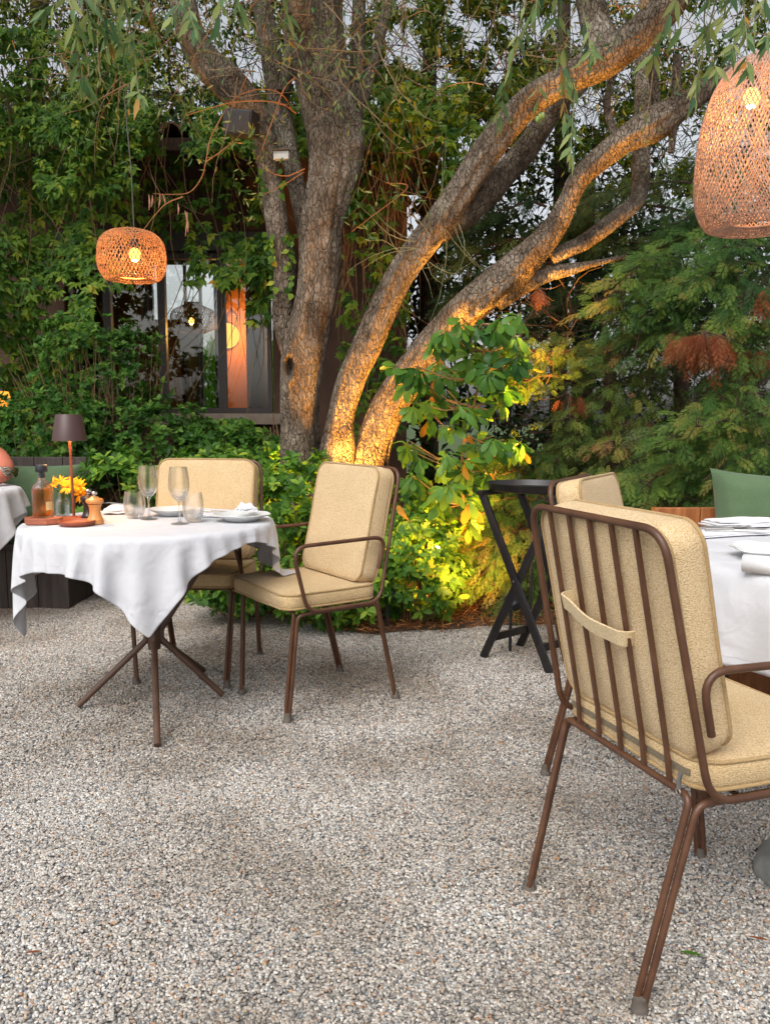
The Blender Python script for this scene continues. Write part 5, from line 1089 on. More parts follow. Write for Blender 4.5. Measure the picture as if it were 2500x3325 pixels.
ed = np.minimum(np.minimum(np.arange(n_)[:, None], n_-1-np.arange(n_)[:, None]), np.minimum(np.arange(n_)[None, :], n_-1-np.arange(n_)[None, :]))*side/(n_-1)
print('CLOTH corners', [tuple(np.round(X[i, j], 3)) for i in (0, -1) for j in (0, -1)], 'mids', [round(float(X[i, j][2]), 3) for i, j in ((0, n_//2), (-1, n_//2), (n_//2, 0), (n_//2, -1))])
cl1 = cloth_obj('tablecloth', X, np.clip(ed/.05, 0, 1), 'white square tablecloth hanging in pointed corners over the round table at the left')
tg = MB(); k1 = X[n_-4, n_-5]
bestv = min(((0, 0), (0, n_-1), (n_-1, 0), (n_-1, n_-1)), key=lambda q: -X[q][0]); ii = 4 if bestv[0] == 0 else n_-5; jj = 4 if bestv[1] == 0 else n_-5
c0 = Vector(X[ii, jj]); nn = Vector(X[ii+1, jj]-X[ii, jj]).cross(Vector(X[ii, jj+1]-X[ii, jj])).normalized(); nn = nn if nn.y < 0 else -nn
fr_ = nn.to_track_quat('Z', 'Y').to_matrix(); tg.box(c0+nn*.004, (.012, .024, .0015), fr_); tg.build('care_tag', M['tag'], cl1, smooth=False)
# round table below
rt = empty('round_table', (TC.x, TC.y, 0), 0, 'round table on crossed thin brown legs under the hanging square cloth', 'table')
q = MB(); q.lathe([(0, -.022), (TR-.022, -.022), (TR-.016, -.016), (TR-.016, -.006), (TR-.022, -.002), (0, -.002)], 64, (0, 0, TZ)); q.build('tabletop', M['tblrod'], rt)
hubz = .265
for (fx, fy) in [(170, 1530), (482, 1506), (341, 1616)]:
    g_ = G(fx, fy)-TC; u = Vector((g_.x, g_.y, 0)).normalized()
    q = MB(); q.tube(fillet([Vector((g_.x, g_.y, .01)), u*.028+Vector((0, 0, hubz)), u*.028+Vector((0, 0, hubz+.04)), u*.30+Vector((0, 0, TZ-.024))], [0, .03, .03, 0], 6), .0125, 12); q.build('leg', M['tblrod'], rt)
u = Vector((.25, 1, 0)).normalized(); q = MB(); q.tube(fillet([u*.42+Vector((0, 0, .01)), u*.028+Vector((0, 0, hubz)), u*.028+Vector((0, 0, hubz+.04)), u*.30+Vector((0, 0, TZ-.024))], [0, .03, .03, 0], 6), .0125, 12); q.build('leg', M['tblrod'], rt)
q = MB(); q.lathe([(0, -.03), (.024, -.028), (.026, 0), (.026, .03), (.024, .058), (0, .06)], 20, (0, 0, hubz-.01)); q.build('hub', M['tblrod'], rt)
SZ = TZ+.0065      # top of the cloth
def on(x, y, z=SZ): return G(x, y, z)
# ------------------------------------------------------------------ things on the round table
def hexboard():
    c = on(92, 1131); t = empty('wooden_board', tuple(c), 0, 'reddish six sided wooden board under the amber bottle', 'board'); mb = MB()
    o = [(-.072, .01), (-.045, -.042), (.035, -.048), (.073, -.018), (.068, .035), (-.035, .045)]
    lv = [(0, .94), (.003, 1), (.021, 1), (.024, .96)]; n = len(o)
    mb.add([(x*s, y*s, z) for z, s in lv for x, y in o], [(i*n+k, i*n+(k+1) % n, (i+1)*n+(k+1) % n, (i+1)*n+k) for i in range(3) for k in range(n)]+[tuple(range(n-1, -1, -1)), tuple(range(3*n, 4*n))]); b = mb.build('slab', M['board'], t, angle=20); return t, c
hb, bc = hexboard()
bt = empty('glass_bottle', (bc.x+.004, bc.y+.006, bc.z+.0245), 0, 'ribbed glass bottle of amber liquor with black stopper', 'bottle'); mb = MB(); w = .0385
out = [(0, 0), (w-.004, 0), (w, .004), (w, .105), (w-.003, .116), (w-.012, .128), (.016, .137), (.0135, .143), (.0135, .166), (.015, .168), (.015, .172)]
inn = [(.0115, .172), (.0115, .143), (.014, .134), (w-.014, .125), (w-.0045, .114), (w-.0035, .105), (w-.0035, .009), (w-.006, .007), (0, .007)]
mb.lathe(out+inn, 96, rib=.018, ribn=24); mb.build('bottle_glass', M['glass'], bt, angle=70)
mb = MB(); mb.lathe([(0, .0075), (w-.0062, .0075), (w-.0042, .0095), (w-.0042, .108), (w-.006, .1085), (0, .1085)], 96); mb.build('liquor', M['amber'], bt)
mb = MB(); mb.lathe([(0, .150), (.0108, .150), (.0108, .1725), (.0205, .173), (.0215, .176), (.0215, .197), (.0195, .200), (0, .2005)], 48, rib=.03, ribn=24); mb.build('stopper', M['blackplastic'], bt, angle=60)
lb = MB(); lb.tube([(w*math.cos(a)*1.012, w*math.sin(a)*1.012, .045) for a in np.linspace(-.9, -.15, 8)], 1, prof=[(.016, .0004), (-.016, .0004), (-.016, -.0004), (.016, -.0004)], up=(0, 0, 1)); lb.build('bottle_label', surf('cream label', [lin(208, 180, 120), lin(220, 196, 140)], rough=.7, bump=0), bt)
lc = on(162, 1123); tl_ = empty('table_lamp', tuple(lc), 0, 'slim rust coloured table lamp with a plum conical shade, lit', 'lamp')
zb = P(153, 952, lc.y).z-lc.z; zt = P(153, 895, lc.y).z-lc.z; sx = px_m(lc.y); sxo = P(153, 1000, lc.y).x-lc.x
mb = MB(); mb.lathe([(0, 0), (.060, 0), (.064, .003), (.064, .008), (.060, .010), (.01, .011), (.0065, .016), (0, .016)], 48); mb.build('base', M['rust'], tl_)
mb = MB(); mb.tube([(sxo*.3, 0, .014), (sxo*.6, 0, .2), (sxo, 0, zb+.05)], .0052, 12); mb.build('stem', M['rust'], tl_)
mb = MB(); r0, r1 = 36*sx, 27*sx; mb.lathe([(0, zt), (r1-.002, zt), (r1, zt-.002), (r0, zb), (r0-.002, zb), (r1-.003, zt-.004), (0, zt-.004)], 56, (sxo, 0, 0)); mb.build('shade', M['shade'], tl_)
mb = MB(); mb.lathe([(0, zb+.03), (.02, zb+.03), (.024, zb+.036), (.024, zb+.05), (0, zb+.05)], 24, (sxo, 0, 0)); mb.build('diffuser', emit('table lamp glow', (1, .62, .3, 1), 20), tl_)
lamp_light('lamp_light', (sxo+.0, -.0, zb+.024), 8, (1, .56, .25), .015, tl_)
dc = on(167, 1134); ds_ = empty('terracotta_dish', tuple(dc), 0, 'shallow round terracotta dish in front of the table lamp', 'dish'); mb = MB()
mb.lathe([(0, 0), (.058, 0), (.061, .003), (.067, .010), (.067, .017), (.063, .017), (.058, .009), (.05, .006), (0, .006)], 48); mb.build('bowl', M['rust'], ds_)
vc = on(137, 1117); vz = empty('flower_vase', tuple(vc), 0, 'small clear glass bottle vase holding yellow flowers', 'vase'); mb = MB()
mb.lathe([(0, 0), (.024, 0), (.027, .003), (.027, .062), (.024, .070), (.015, .079), (.0145, .090), (.0175, .093), (.0175, .099), (.0155, .099), (.0130, .091), (.0135, .079), (.0225, .068), (.0252, .061), (.0252, .007), (.022, .005), (0, .005)], 40); mb.build('vase_glass', M['glass'], vz)
mb = MB(); mb.lathe([(0, .0055), (.0225, .0055), (.0247, .0075), (.0247, .050), (0, .050)], 32); mb.build('water', M['water'], vz)
FL = [((118,1045),.036,(-.6,-.5,.5),'leftmost yellow flower of the vase leaning left'),((132,1040),.036,(-.2,-.4,.9),'yellow flower at the upper left of the bunch'),((147,1052),.034,(.1,-.8,.4),'yellow flower facing the camera in the middle of the bunch'),((171,1050),.038,(.6,-.6,.5),'yellow flower right of the lamp stem'),((174,1068),.036,(.6,-.6,-.2),'lowest yellow flower nodding at the right'),((157,1040),.030,(.2,-.2,1),'yellow flower at the top right behind the lamp stem')]
for (fx, fy), fs_, ax, lab in FL:
    c = P(fx, fy, vc.y+RNG.uniform(-.03, .03)); t = empty('yellow_flower', tuple(c), 0, lab, 'flower', 'yellow flowers in the glass vase'); ax = np.array(ax); ax = ax/np.linalg.norm(ax)
    N = 15; o = np.cross(ax, [.2, .9, .4]); o /= np.linalg.norm(o); p_ = np.cross(ax, o); an = np.arange(N)*2.4
    rad = o[None]*np.cos(an)[:, None]+p_[None]*np.sin(an)[:, None]; dd = rad+ax[None]*RNG.uniform(.1, .7, (N, 1))
    leaves('petals', rad*.003, dd, ax[None]-rad*.3, RNG.uniform(.8, 1.1, N)*fs_, leaf_t(.16, .55, .22, .04), M['petal'], t, jit=.18)
    mb = MB(); mb.lathe([(0, -.004), (.006, -.003), (.007, .002), (.004, .005), (0, .006)], 12); mm = Vector(ax).to_track_quat('Z', 'Y').to_matrix(); mb.v = [tuple(mm @ Vector(v)) for v in mb.v]; mb.build('centre', M['fcentre'], t)
    v0 = Vector(vc)-c+Vector((RNG.uniform(-.008, .008), RNG.uniform(-.008, .008), .012)); vn = Vector(vc)-c+Vector((RNG.uniform(-.006, .006), RNG.uniform(-.006, .006), .093))
    mb = MB(); mb.tube([Vector(q) for q in crom([tuple(v0), tuple(vn), tuple(-Vector(ax)*.01)], 6)], .0018, 6); mb.build('stem', M['stem'], t)
    k = 3; leaves('leaves', np.array([tuple(vn*.6)]*k)+RNG.normal(0, .004, (k, 3)), RNG.normal(0, .7, (k, 3))+[0, -.3, -.3], unit(k), RNG.uniform(.025, .045, k), T_LAN, M['l_rhodo'], t, rnd=RNG.uniform(0, .6, k))
def mill(px_, py_, mat, label, s=1):
    c = on(px_, py_); t = empty('pepper_mill', tuple(c), 0, label, 'mill', None); t.scale = (1, 1, 1.36); mb = MB(); f = .0305*s
    pr = [(0, 0), (1, 0), (1, .42), (.96, .44), (.9, .5), (.72, .8), (.66, 1.1), (.70, 1.5), (.82, 1.75), (.84, 1.80)]
    mb.lathe([(r*f, z*f) for r, z in pr]+[(0, 1.80*f)], 40); mb.build('body', mat, t)
    mb = MB(); mb.lathe([(0, 1.81*f), (.80*f, 1.81*f), (1.02*f, 1.92*f), (1.08*f, 2.1*f), (1.02*f, 2.25*f), (.85*f, 2.32*f), (.6*f, 2.36*f), (.4*f, 2.5*f), (0, 2.52*f)], 40); mb.build('cap', mat, t)
    mb = MB(); mb.lathe([(0, 2.52*f), (.22*f, 2.53*f), (.2*f, 2.62*f), (.36*f, 2.72*f), (.4*f, 2.85*f), (.3*f, 2.97*f), (0, 3.0*f)], 20); mb.build('knob', M['steel'], t)
mill(207, 1131, M['millwood'], 'pale beech pepper mill with a steel knob'); mill(194, 1124, M['darkmill'], 'dark brown mill standing just behind the beech mill')
def wineglass(px_, py_, h, rb, label):
    c = on(px_, py_); t = empty('wine_glass', tuple(c), 0, label, 'glass', 'stemmed wine glasses'); k = h/.21; mb = MB(); e = .0009
    o = [(0, 0), (.033, 0), (.0335, .0012), (.030, .0022), (.012, .005), (.006, .010), (.0042, .02), (.0038, .05), (.0042, .075), (.008, .084), (.018, .092), (.029, .104), (.037, .122), (.0395, .140), (.039, .160), (.036, .185), (.0325, .210)]
    i = [(.0325-e, .210), (.036-e, .185), (.039-e, .160), (.0395-e, .140), (.037-e, .122), (.029-e, .105), (.018, .0935), (.008, .0875), (0, .087)]
    mb.lathe([(r*rb, z*k) for r, z in o+i], 48); mb.build('glass_body', M['glass'], t)
wineglass(323, 1121, .213, 1, 'wine glass standing further back beside the left tumbler'); wineglass(389, 1131, .216, 1, 'wine glass standing nearest in front of the right tumbler')
def tumbler(px_, py_, h, r, label):
    c = on(px_, py_); t = empty('tumbler', tuple(c), 0, label, 'glass', 'stemless tumblers'); mb = MB(); e = .0012
    o = [(0, 0), (.60*r, 0), (.68*r, .004), (.86*r, .16*h), (.98*r, .36*h), (r, .5*h), (.95*r, .72*h), (.83*r, h)]
    i = [(.83*r-e, h), (.95*r-e, .72*h), (r-e, .5*h), (.98*r-e, .36*h), (.86*r-e, .18*h), (.64*r, .010), (0, .009)]
    mb.lathe(o+i, 48); mb.build('glass_body', M['glass'], t)
tumbler(292, 1118, .106, .044, 'stemless tumbler left of the two wine glasses'); tumbler(418, 1126, .112, .042, 'stemless tumbler right of the two wine glasses')
def plate(x, y, r, label, h=.022, wav=.02, z=SZ, group='white plates'):
    c = G(x, y, z); t = empty('plate', tuple(c), RNG.uniform(0, 6), label, 'plate', group); mb = MB(); seg = 64
    pr = [(0, .002), (.45, 0), (.55, .0), (.62, .25), (.8, .62), (.97, .93), (1, 1), (.985, 1.06), (.95, 1.0), (.78, .72), (.6, .34), (.5, .16), (0, .12)]
    vs = []
    for (q, zz) in pr:
        for k in range(seg): a = 2*math.pi*k/seg; w = 1+wav*(q**4)*(math.sin(3*a)+.6*math.sin(7*a+1)); vs.append((q*r*w*math.cos(a), q*r*w*math.sin(a), zz*h*(1+wav*2*q**4*math.sin(5*a))))
    mb.add(vs, [(i*seg+k, i*seg+(k+1) % seg, (i+1)*seg+(k+1) % seg, (i+1)*seg+k) for i in range(len(pr)-1) for k in range(seg)]); mb.build('dish', M['porcelain'], t); return c
p1 = plate(374, 1112, .098, 'white plate behind the wine glasses at the far side of the round table', h=.026); p2 = plate(523, 1124, .112, 'white wavy rimmed plate at the right side of the round table', h=.026)
M['napkin'] = surf('white napkin linen', [(.70, .71, .74, 1), (.78, .78, .80, 1)], rough=.85, scale=30, bump=.25, bscale=500)
def napkin(loc, rz, w, d, hh, label, seed, folds=2, name='napkin', rollit=False, group=None, amp=.008):
    t = empty(name, tuple(loc), rz, label, 'napkin', group); n = 22; mb = MB()
    for L_ in range(folds):
        V = []; z0 = hh*L_/folds+.001; th = hh/folds*.7; sc = 1-.06*L_
        for e in (0, 1):
            for i in range(n):
                for j in range(n):
                    u, v = i/(n-1)-.5, j/(n-1)-.5; k = noise.noise(Vector((u*3+seed, v*3, L_*2)))*.5+.5; edge = max(0, 1-4*(max(abs(u), abs(v))-.25))if max(abs(u), abs(v)) > .25 else 1
                    x = u*w*sc+.006*noise.noise(Vector((v*4, seed, L_))); y = v*d*sc+.006*noise.noise(Vector((u*4, seed+5, L_))); V.append((x, y, z0+e*th+k*amp*(.35+.65*edge)*(1+L_*.4)))
        f = [(i*n+j, i*n+j+1, (i+1)*n+j+1, (i+1)*n+j) for i in range(n-1) for j in range(n-1)]; m_ = n*n
        f2 = [tuple(m_+q for q in ff) for ff in f]; ring = [i*n for i in range(n)]+[(n-1)*n+j for j in range(1, n)]+[i*n+n-1 for i in range(n-2, -1, -1)]+[j for j in range(n-2, 0, -1)]
        sd_ = [(ring[k], ring[(k+1) % len(ring)], m_+ring[(k+1) % len(ring)], m_+ring[k]) for k in range(len(ring))]
        mb.add(V, f+f2+sd_)
    mb.build('folded_cloth', M['napkin'], t, angle=60); return t
napkin(on(258, 1108), .3, .13, .11, .012, 'crumpled white napkin under a fork left of the left tumbler', 2, amp=.022)
npl = p2+Vector((.012, .035, .026)); napkin(npl, .6, .075, .06, .018, 'small white napkin peak resting on the wavy rimmed plate', 5, amp=.024)
napkin(on(458, 1114), -.2, .12, .10, .006, 'flat folded napkin between the two plates', 8, amp=.004)
def cutlery(kind, loc, rz, label, L=.19, tilt=0, group='steel cutlery'):
    t = empty(kind, tuple(loc), rz, label, kind, group); t.rotation_euler = (0, tilt, rz); mb = MB()
    if kind == 'fork':
        mb.tube([(-L/2, 0, .002), (-L*.2, 0, .005), (L*.12, 0, .008), (L*.22, 0, .006)], [.005, .0045, .0025, .003], 8)
        mb.box((L*.27, 0, .006), (L*.10, .019, .0018), bev=.0008)
        for k in range(4): mb.tube([(L*.32, -.0075+k*.005, .006), (L*.42, -.0075+k*.005, .003), (L*.5, -.0075+k*.005, .006)], .0011, 5)
    else:
        mb.tube([(-L/2, 0, .003), (-L*.05, 0, .004)], [.0055, .004], 8)
        mb.add([(-L*.05, -.004, .003), (L*.42, -.009, .003), (L*.5, .006, .003), (-L*.05, .004, .003), (-L*.05, -.004, .005), (L*.42, -.009, .004), (L*.5, .006, .005), (-L*.05, .004, .006)], [(0,3,2,1),(4,5,6,7),(0,1,5,4),(1,2,6,5),(2,3,7,6),(3,0,4,7)])
    mb.build('metal', M['steel'], t)
cutlery('fork', on(247, 1102)+Vector((0, 0, .024)), 2.7, 'steel fork lying on the crumpled napkin of the round table'); cutlery('knife', on(462, 1112)+Vector((0, 0, .011)), -.25, 'steel knife on the flat napkin between the plates')
# ------------------------------------------------------------------ black tray stand
f1, f2, f3 = G(1040, 1420), G(1190, 1452), G(1118, 1398); f4 = f3+(f2-f1)
ts = empty('tray_stand', tuple((f1+f4)/2*1.0), 0, 'black folding wooden stand with crossed legs carrying a tray', 'stand'); o_ = Vector(ts.location); o_.z = 0; ts.location = o_
ux = (f2-f1).normalized(); uy = (f3-f1).normalized(); zt_ = P(1030, 1066, f1.y).z
tl0 = P(1030, 1066, f1.y-.03); 
def plank(mb, a, b, wdir, w, th):
    a, b = Vector(a), Vector(b); d = (b-a).normalized(); n = d.cross(Vector(wdir)).normalized(); wv = n.cross(d).normalized()
    M3 = Matrix((d, wv, n)).transposed(); mb.box((a+b)/2, ((b-a).length, w, th), M3, bev=.002)
span = (f2-f1).length
for (A, Bq, sh) in ((f1, f2, 0), (f3, f4, 1)):
    for sgn in (0, 1):
        lo = (A if sgn == 0 else Bq)-o_; hi = (Bq if sgn == 0 else A)-o_+Vector((0, 0, zt_)); hi = hi+(ux*(.0 if sgn else .0)); k_ = uy*(.011 if sgn == 0 else -.011)
        mb = MB(); plank(mb, lo+k_, hi+k_, ux, .036, .018); lg = mb.build('leg', M['black'], ts, angle=30)
    q = MB(); c_ = (A+Bq)/2-o_+Vector((0, 0, zt_/2))-uy*.022; q.lathe([(0, 0), (.006, 0), (.006, .004), (0, .006)], 10, (0, 0, 0)); rm = (-uy).to_track_quat('Z', 'Y').to_matrix(); q.v = [tuple(rm @ Vector(v)+c_) for v in q.v]; q.build('screw', M['steel'], ts)
for (A, Bq) in ((f1, f3), (f2, f4)):
    t0 = .13; a = A+(Bq*0)+((f2 if A is f1 else f1)-A)*t0+Vector((0, 0, zt_*t0)); b = Bq+((f4 if Bq is f3 else f3)-Bq)*t0+Vector((0, 0, zt_*t0)); mb = MB(); plank(mb, a-o_, b-o_, (0, 0, 1), .036, .014); mb.build('stretcher', M['black'], ts, angle=30)
    mb = MB(); plank(mb, A-o_+Vector((0, 0, zt_+.004))-uy*.03, Bq-o_+Vector((0, 0, zt_+.004))+uy*.03, ux, .038, .022); mb.build('top_rail', M['black'], ts, angle=30)
tc_ = (f1+f4)/2+Vector((0, 0, zt_+.016)); ty_ = empty('serving_tray', tuple(tc_), math.atan2(ux.y, ux.x), 'black oval serving tray lying on the folding stand', 'tray'); mb = MB(); seg = 64
pr = [(0, 0), (.92, 0), (.95, .003), (1.0, .030), (1.015, .030), (.965, -.002), (.93, -.006), (0, -.006)]
vs = [(q*.245*math.cos(a)*1.0, q*.20*math.sin(a), z+.006) for q, z in pr for a in [2*math.pi*k/seg for k in range(seg)]]
mb.add(vs, [(i*seg+k, (i+1)*seg+k, (i+1)*seg+(k+1) % seg, i*seg+(k+1) % seg) for i in range(len(pr)-1) for k in range(seg)]); mb.build('tray_body', M['black'], ty_)
# ------------------------------------------------------------------ right hand table
T2 = Vector((1.56, 2.37, 0)); R2 = .70; ZT2 = .748
t2 = empty('round_table', tuple(T2), 0, 'larger table at the right edge under a plain white cloth', 'table')
q = MB(); q.lathe([(0, -.024), (R2-.006, -.024), (R2, -.018), (R2, -.004), (R2-.006, 0), (0, 0)], 64, (0, 0, ZT2)); q.build('tabletop', M['tblrod'], t2)
for k in range(4):
    a = R(200+90*k); q = MB(); q.tube([(.42*math.cos(a), .42*math.sin(a), .01), (.40*math.cos(a), .40*math.sin(a), ZT2-.026)], .016, 12); q.build('leg', M['tblrod'], t2)
n_, m_ = 20, 160; X2 = np.zeros((n_*2+8, m_, 3)); 
rows = X2.shape[0]; hang = .262
for i in range(rows):
    s = i/(rows-1); L = (R2+hang)*s
    for j in range(m_):
        a = 2*math.pi*j/m_; fold = .5+.5*math.sin(a*17+1.3*math.sin(a*5)); fold2 = math.sin(a*9+2)
        if L <= R2+.004: r_, z_ = L, ZT2+.004+.0012*noise.noise(Vector((L*9*math.cos(a), L*9*math.sin(a), 1)))
        else:
            d_ = L-R2; q_ = d_/hang; r_ = R2+.006+.016*min(1, q_*3)+.030*q_**1.3*fold+.010*q_*fold2; z_ = ZT2+.004-d_*(.985-.02*fold)+.006*math.exp(-(d_/.02)**2)*0-.012*q_*math.sin(a*3)
        X2[i, j] = (T2.x+r_*math.cos(a), T2.y+r_*math.sin(a), z_)
f = np.array([(i*m_+j, i*m_+(j+1) % m_, (i+1)*m_+(j+1) % m_, (i+1)*m_+j) for i in range(rows-1) for j in range(m_)])
hm = np.repeat(np.clip((1-np.linspace(0, 1, rows))*(R2+hang)/.05, 0, 1)[:, None], m_, 1)
c2 = np_mesh('tablecloth', X2.reshape(-1, 3), [f], M['cloth'], attrs={'hem': hm.ravel()}); q_ = c2.modifiers.new('s', 'SUBSURF'); q_.levels = 1; q_.render_levels = 1; q_ = c2.modifiers.new('t', 'SOLIDIFY'); q_.thickness = .0012; q_.offset = 1
tag(c2, 'plain white tablecloth with an even hem on the table at the right edge', 'tablecloth')
Z2 = ZT2+.0065
def on2(x, y): return G(x, y, Z2)
napkin(on2(1565, 1155), R(18), .34, .10, .010, 'long flat folded white napkin nearest the far edge of the right table', 11, amp=.006, group=None)
napkin(on2(1605, 1140)+Vector((.03, .06, .0)), R(10), .30, .12, .020, 'thicker folded white napkin just in front of the green pillow', 12, amp=.010, folds=3)
cutlery('fork', on2(1560, 1153)+Vector((0, -.0, .019)), R(8), 'steel fork lying on the long flat napkin of the right table', L=.20); cutlery('knife', on2(1590, 1157)+Vector((0, .0, .019)), R(-4), 'steel knife lying beside the fork on the long flat napkin', L=.21)
plate(1668, 1205, .115, 'white pointed rim plate at the right picture edge', h=.028, wav=.05, z=Z2)
rn = empty('rolled_napkin', tuple(on2(1672, 1243)+Vector((0, 0, .024))), R(-35), 'rolled white napkin at the right picture edge below the plate', 'napkin'); mb = MB()
sp = [((.024-.0027*k/6.28)*math.cos(k), (.024-.0027*k/6.28)*math.sin(k)) for k in np.linspace(0, 6*6.28, 120)]
mb.add([(x, a, b*1) for x in (-.075, .075) for a, b in sp], [(i, i+1, 121+i-1+1-1+0 if False else 120+i+1, 120+i) for i in range(119)]); nr = mb.build('roll', M['napkin'], rn); q_ = nr.modifiers.new('t', 'SOLIDIFY'); q_.thickness = .0014
# grey stone at the right edge
st_ = MB(); import bmesh
bm = bmesh.new(); bmesh.ops.create_icosphere(bm, subdivisions=4, radius=1)
for v in bm.verts:
    p = v.co.copy(); p.z = max(-.3, min(.72, p.z)); k = 1+.10*noise.noise(v.co*1.6)+.03*noise.noise(v.co*6); v.co = Vector((p.x*.15*k, p.y*.13*k, p.z*.085*k+.015))
bm.verts.index_update(); st_.add([tuple(v.co) for v in bm.verts], [tuple(v.index for v in f.verts) for f in bm.faces]); bm.free()
so_ = st_.build('stone', M['stone']); so_.location = (G(1628, 1905).x+.165, 1.93, 0); tag(so_, 'rounded grey stone block on the gravel at the right picture edge', 'stone')
# ------------------------------------------------------------------ wooden bench and green pillow at the right
wb = empty('wooden_bench', (1.75, 3.45, 0), 0, 'orange brown wooden plank bench behind the right table', 'bench'); xL = P(1412, 1097, 3.42).x; zT = P(1412, 1097, 3.42).z
def rb(mb, x0, x1, y0, y1, z0, z1, bev=.004): mb.box(((x0+x1)/2-1.75, (y0+y1)/2-3.45, (z0+z1)/2), (x1-x0, y1-y0, z1-z0), bev=bev)
mb = MB(); x = xL+.02
while x < 2.6: rb(mb, x, x+.175, 3.42, 3.45, .12, zT); x += .178
mb.build('backrest', M['owood'], wb, smooth=False)
mb = MB(); rb(mb, xL, xL+.019, 3.02, 3.455, .0, .60); rb(mb, xL, xL+.019, 3.405, 3.46, .601, zT+.001); mb.build('side_panel', M['owood'], wb, smooth=False)
mb = MB(); rb(mb, xL+.02, 2.6, 2.98, 3.418, .38, .42); rb(mb, xL+.02, 2.6, 3.0, 3.03, .02, .379); mb.build('seat', M['owood'], wb, smooth=False)
def pillow(name, label, cx, cy, cz, w, h, t_, rz, tilt, roll, mat, pipe=None, seed=0, cat='cushion'):
    t = empty(name, (cx, cy, cz), rz, label, cat); n = 34; mb = MB(); Mx = Matrix.Rotation(tilt, 4, 'X') @ Matrix.Rotation(roll, 4, 'Y'); V = []
    for e in (1, -1):
        for i in range(n):
            for j in range(n):
                u, v = 2*i/(n-1)-1, 2*j/(n-1)-1; pu = 1-.07*(1-abs(v)**1.5)*abs(u)**3*0-.11*(1-v*v)*u*u; pv = 1-.10*(1-u*u)*v*v
                X_, Z_ = u*w/2*pu, v*h/2*pv; th = t_/2*((1-u**4)*(1-v**4))**.55; wr = .005*noise.noise(Vector((u*3+seed, v*3, e)))+.006*noise.noise(Vector((u*1.5+seed, v*6, e*2)))*(abs(u)**2)
                V.append(Mx @ Vector((X_, -e*(th+wr*(1-max(abs(u), abs(v))**8)), Z_)))
    f = [(i*n+j, (i+1)*n+j, (i+1)*n+j+1, i*n+j+1) for i in range(n-1) for j in range(n-1)]; f2 = [tuple(n*n+q for q in ff[::-1]) for ff in f]
    mb.add(V, f+f2); o = mb.build('cover', mat, t, angle=70)
    if pipe:
        ring = [i*n for i in range(n)]+[(n-1)*n+j for j in range(1, n)]+[i*n+n-1 for i in range(n-2, -1, -1)]+[j for j in range(n-2, -1, -1)]; pb = MB(); pb.tube([V[k] for k in ring], .0035, 6, caps=False); pb.build('piping', pipe, o)
    return t
pc = P(1640, 1095, 3.30); pillow('green_cushion', 'green linen cushion leaning on the wooden bench behind the right table', pc.x+.06, 3.30, .745, .54, .38, .19, R(6), R(-14), R(4), M['gfab'], None, 3)
# ------------------------------------------------------------------ left bench, cushion, table, person
lbn = empty('plank_bench', (-2.6, 5.0, 0), 0, 'dark grey brown plank bench at the left edge under the creeper', 'bench'); xr = -1.915
def lbx(mb, x0, x1, y0, y1, z0, z1, bev=.004): mb.box(((x0+x1)/2+2.6, (y0+y1)/2-5.0, (z0+z1)/2), (x1-x0, y1-y0, z1-z0), bev=bev)
mb = MB(); x = xr
while x > -3.9: lbx(mb, x-.182, x, 4.87, 4.90, .0, .36); x -= .186
mb.build('front_panel', M['gwood'], lbn, smooth=False)
mb = MB(); lbx(mb, xr-.03, xr-.001, 4.902, 5.30, 0, .36); mb.build('side_panel', M['gwood'], lbn, smooth=False)
mb = MB(); lbx(mb, -3.9, xr, 4.86, 5.30, .362, .395); mb.build('seat', M['gwood'], lbn, smooth=False)
zb2 = P(190, 987, 5.32).z; mb = MB(); x = P(198, 987, 5.32).x
while x > -3.9: lbx(mb, x-.182, x, 5.31, 5.34, .05, zb2); x -= .186
mb.build('backrest', M['gwood'], lbn, smooth=False)
pillow('green_cushion', 'long green cushion along the back of the dark plank bench', -2.28, 5.16, .67, .72, .40, .15, 0, R(-9), R(1), M['gfab'], None, 5)
sc = MB(); scx = cushion('seat_pad', 1.9, .40, .09, .04, .01, Matrix.Translation((-2.87, 5.08, .443)), M['gfabd'], None, seed=2, pipes=False); tag(scx, 'dark green flat seat pad on the plank bench', 'cushion')
T3 = Vector((-2.40, 4.36, 0)); t3 = empty('side_table', tuple(T3), 0, 'small table at the left picture edge under a white cloth', 'table'); q = MB(); q.lathe([(0, -.02), (.395, -.02), (.395, 0), (0, 0)], 40, (0, 0, .768)); q.build('tabletop', M['tblrod'], t3)
q = MB(); q.tube([(0, 0, .02), (0, 0, .75)], .03, 14); q.lathe([(0, 0), (.22, 0), (.22, .015), (.03, .03), (0, .03)], 30); q.build('pedestal', M['tblrod'], t3)
n3 = 36; s3_ = np.linspace(-.5, .5, n3)*1.06; P3 = np.zeros((n3, n3, 3)); c45, s45 = math.cos(R(20)), math.sin(R(20))
P3[..., 0] = T3.x+s3_[:, None]*c45-s3_[None, :]*s45; P3[..., 1] = T3.y+s3_[:, None]*s45+s3_[None, :]*c45; P3[..., 2] = .778
X3 = drape(P3, False, table_col(T3.x, T3.y, .424, .774), steps=320, iters=7, seed=8)
ed3 = np.minimum(np.minimum(np.arange(n3)[:, None], n3-1-np.arange(n3)[:, None]), np.minimum(np.arange(n3)[None, :], n3-1-np.arange(n3)[None, :]))*1.06/(n3-1)
cloth_obj('tablecloth', X3, np.clip(ed3/.05, 0, 1), 'white cloth over the small table cut off by the left picture edge')
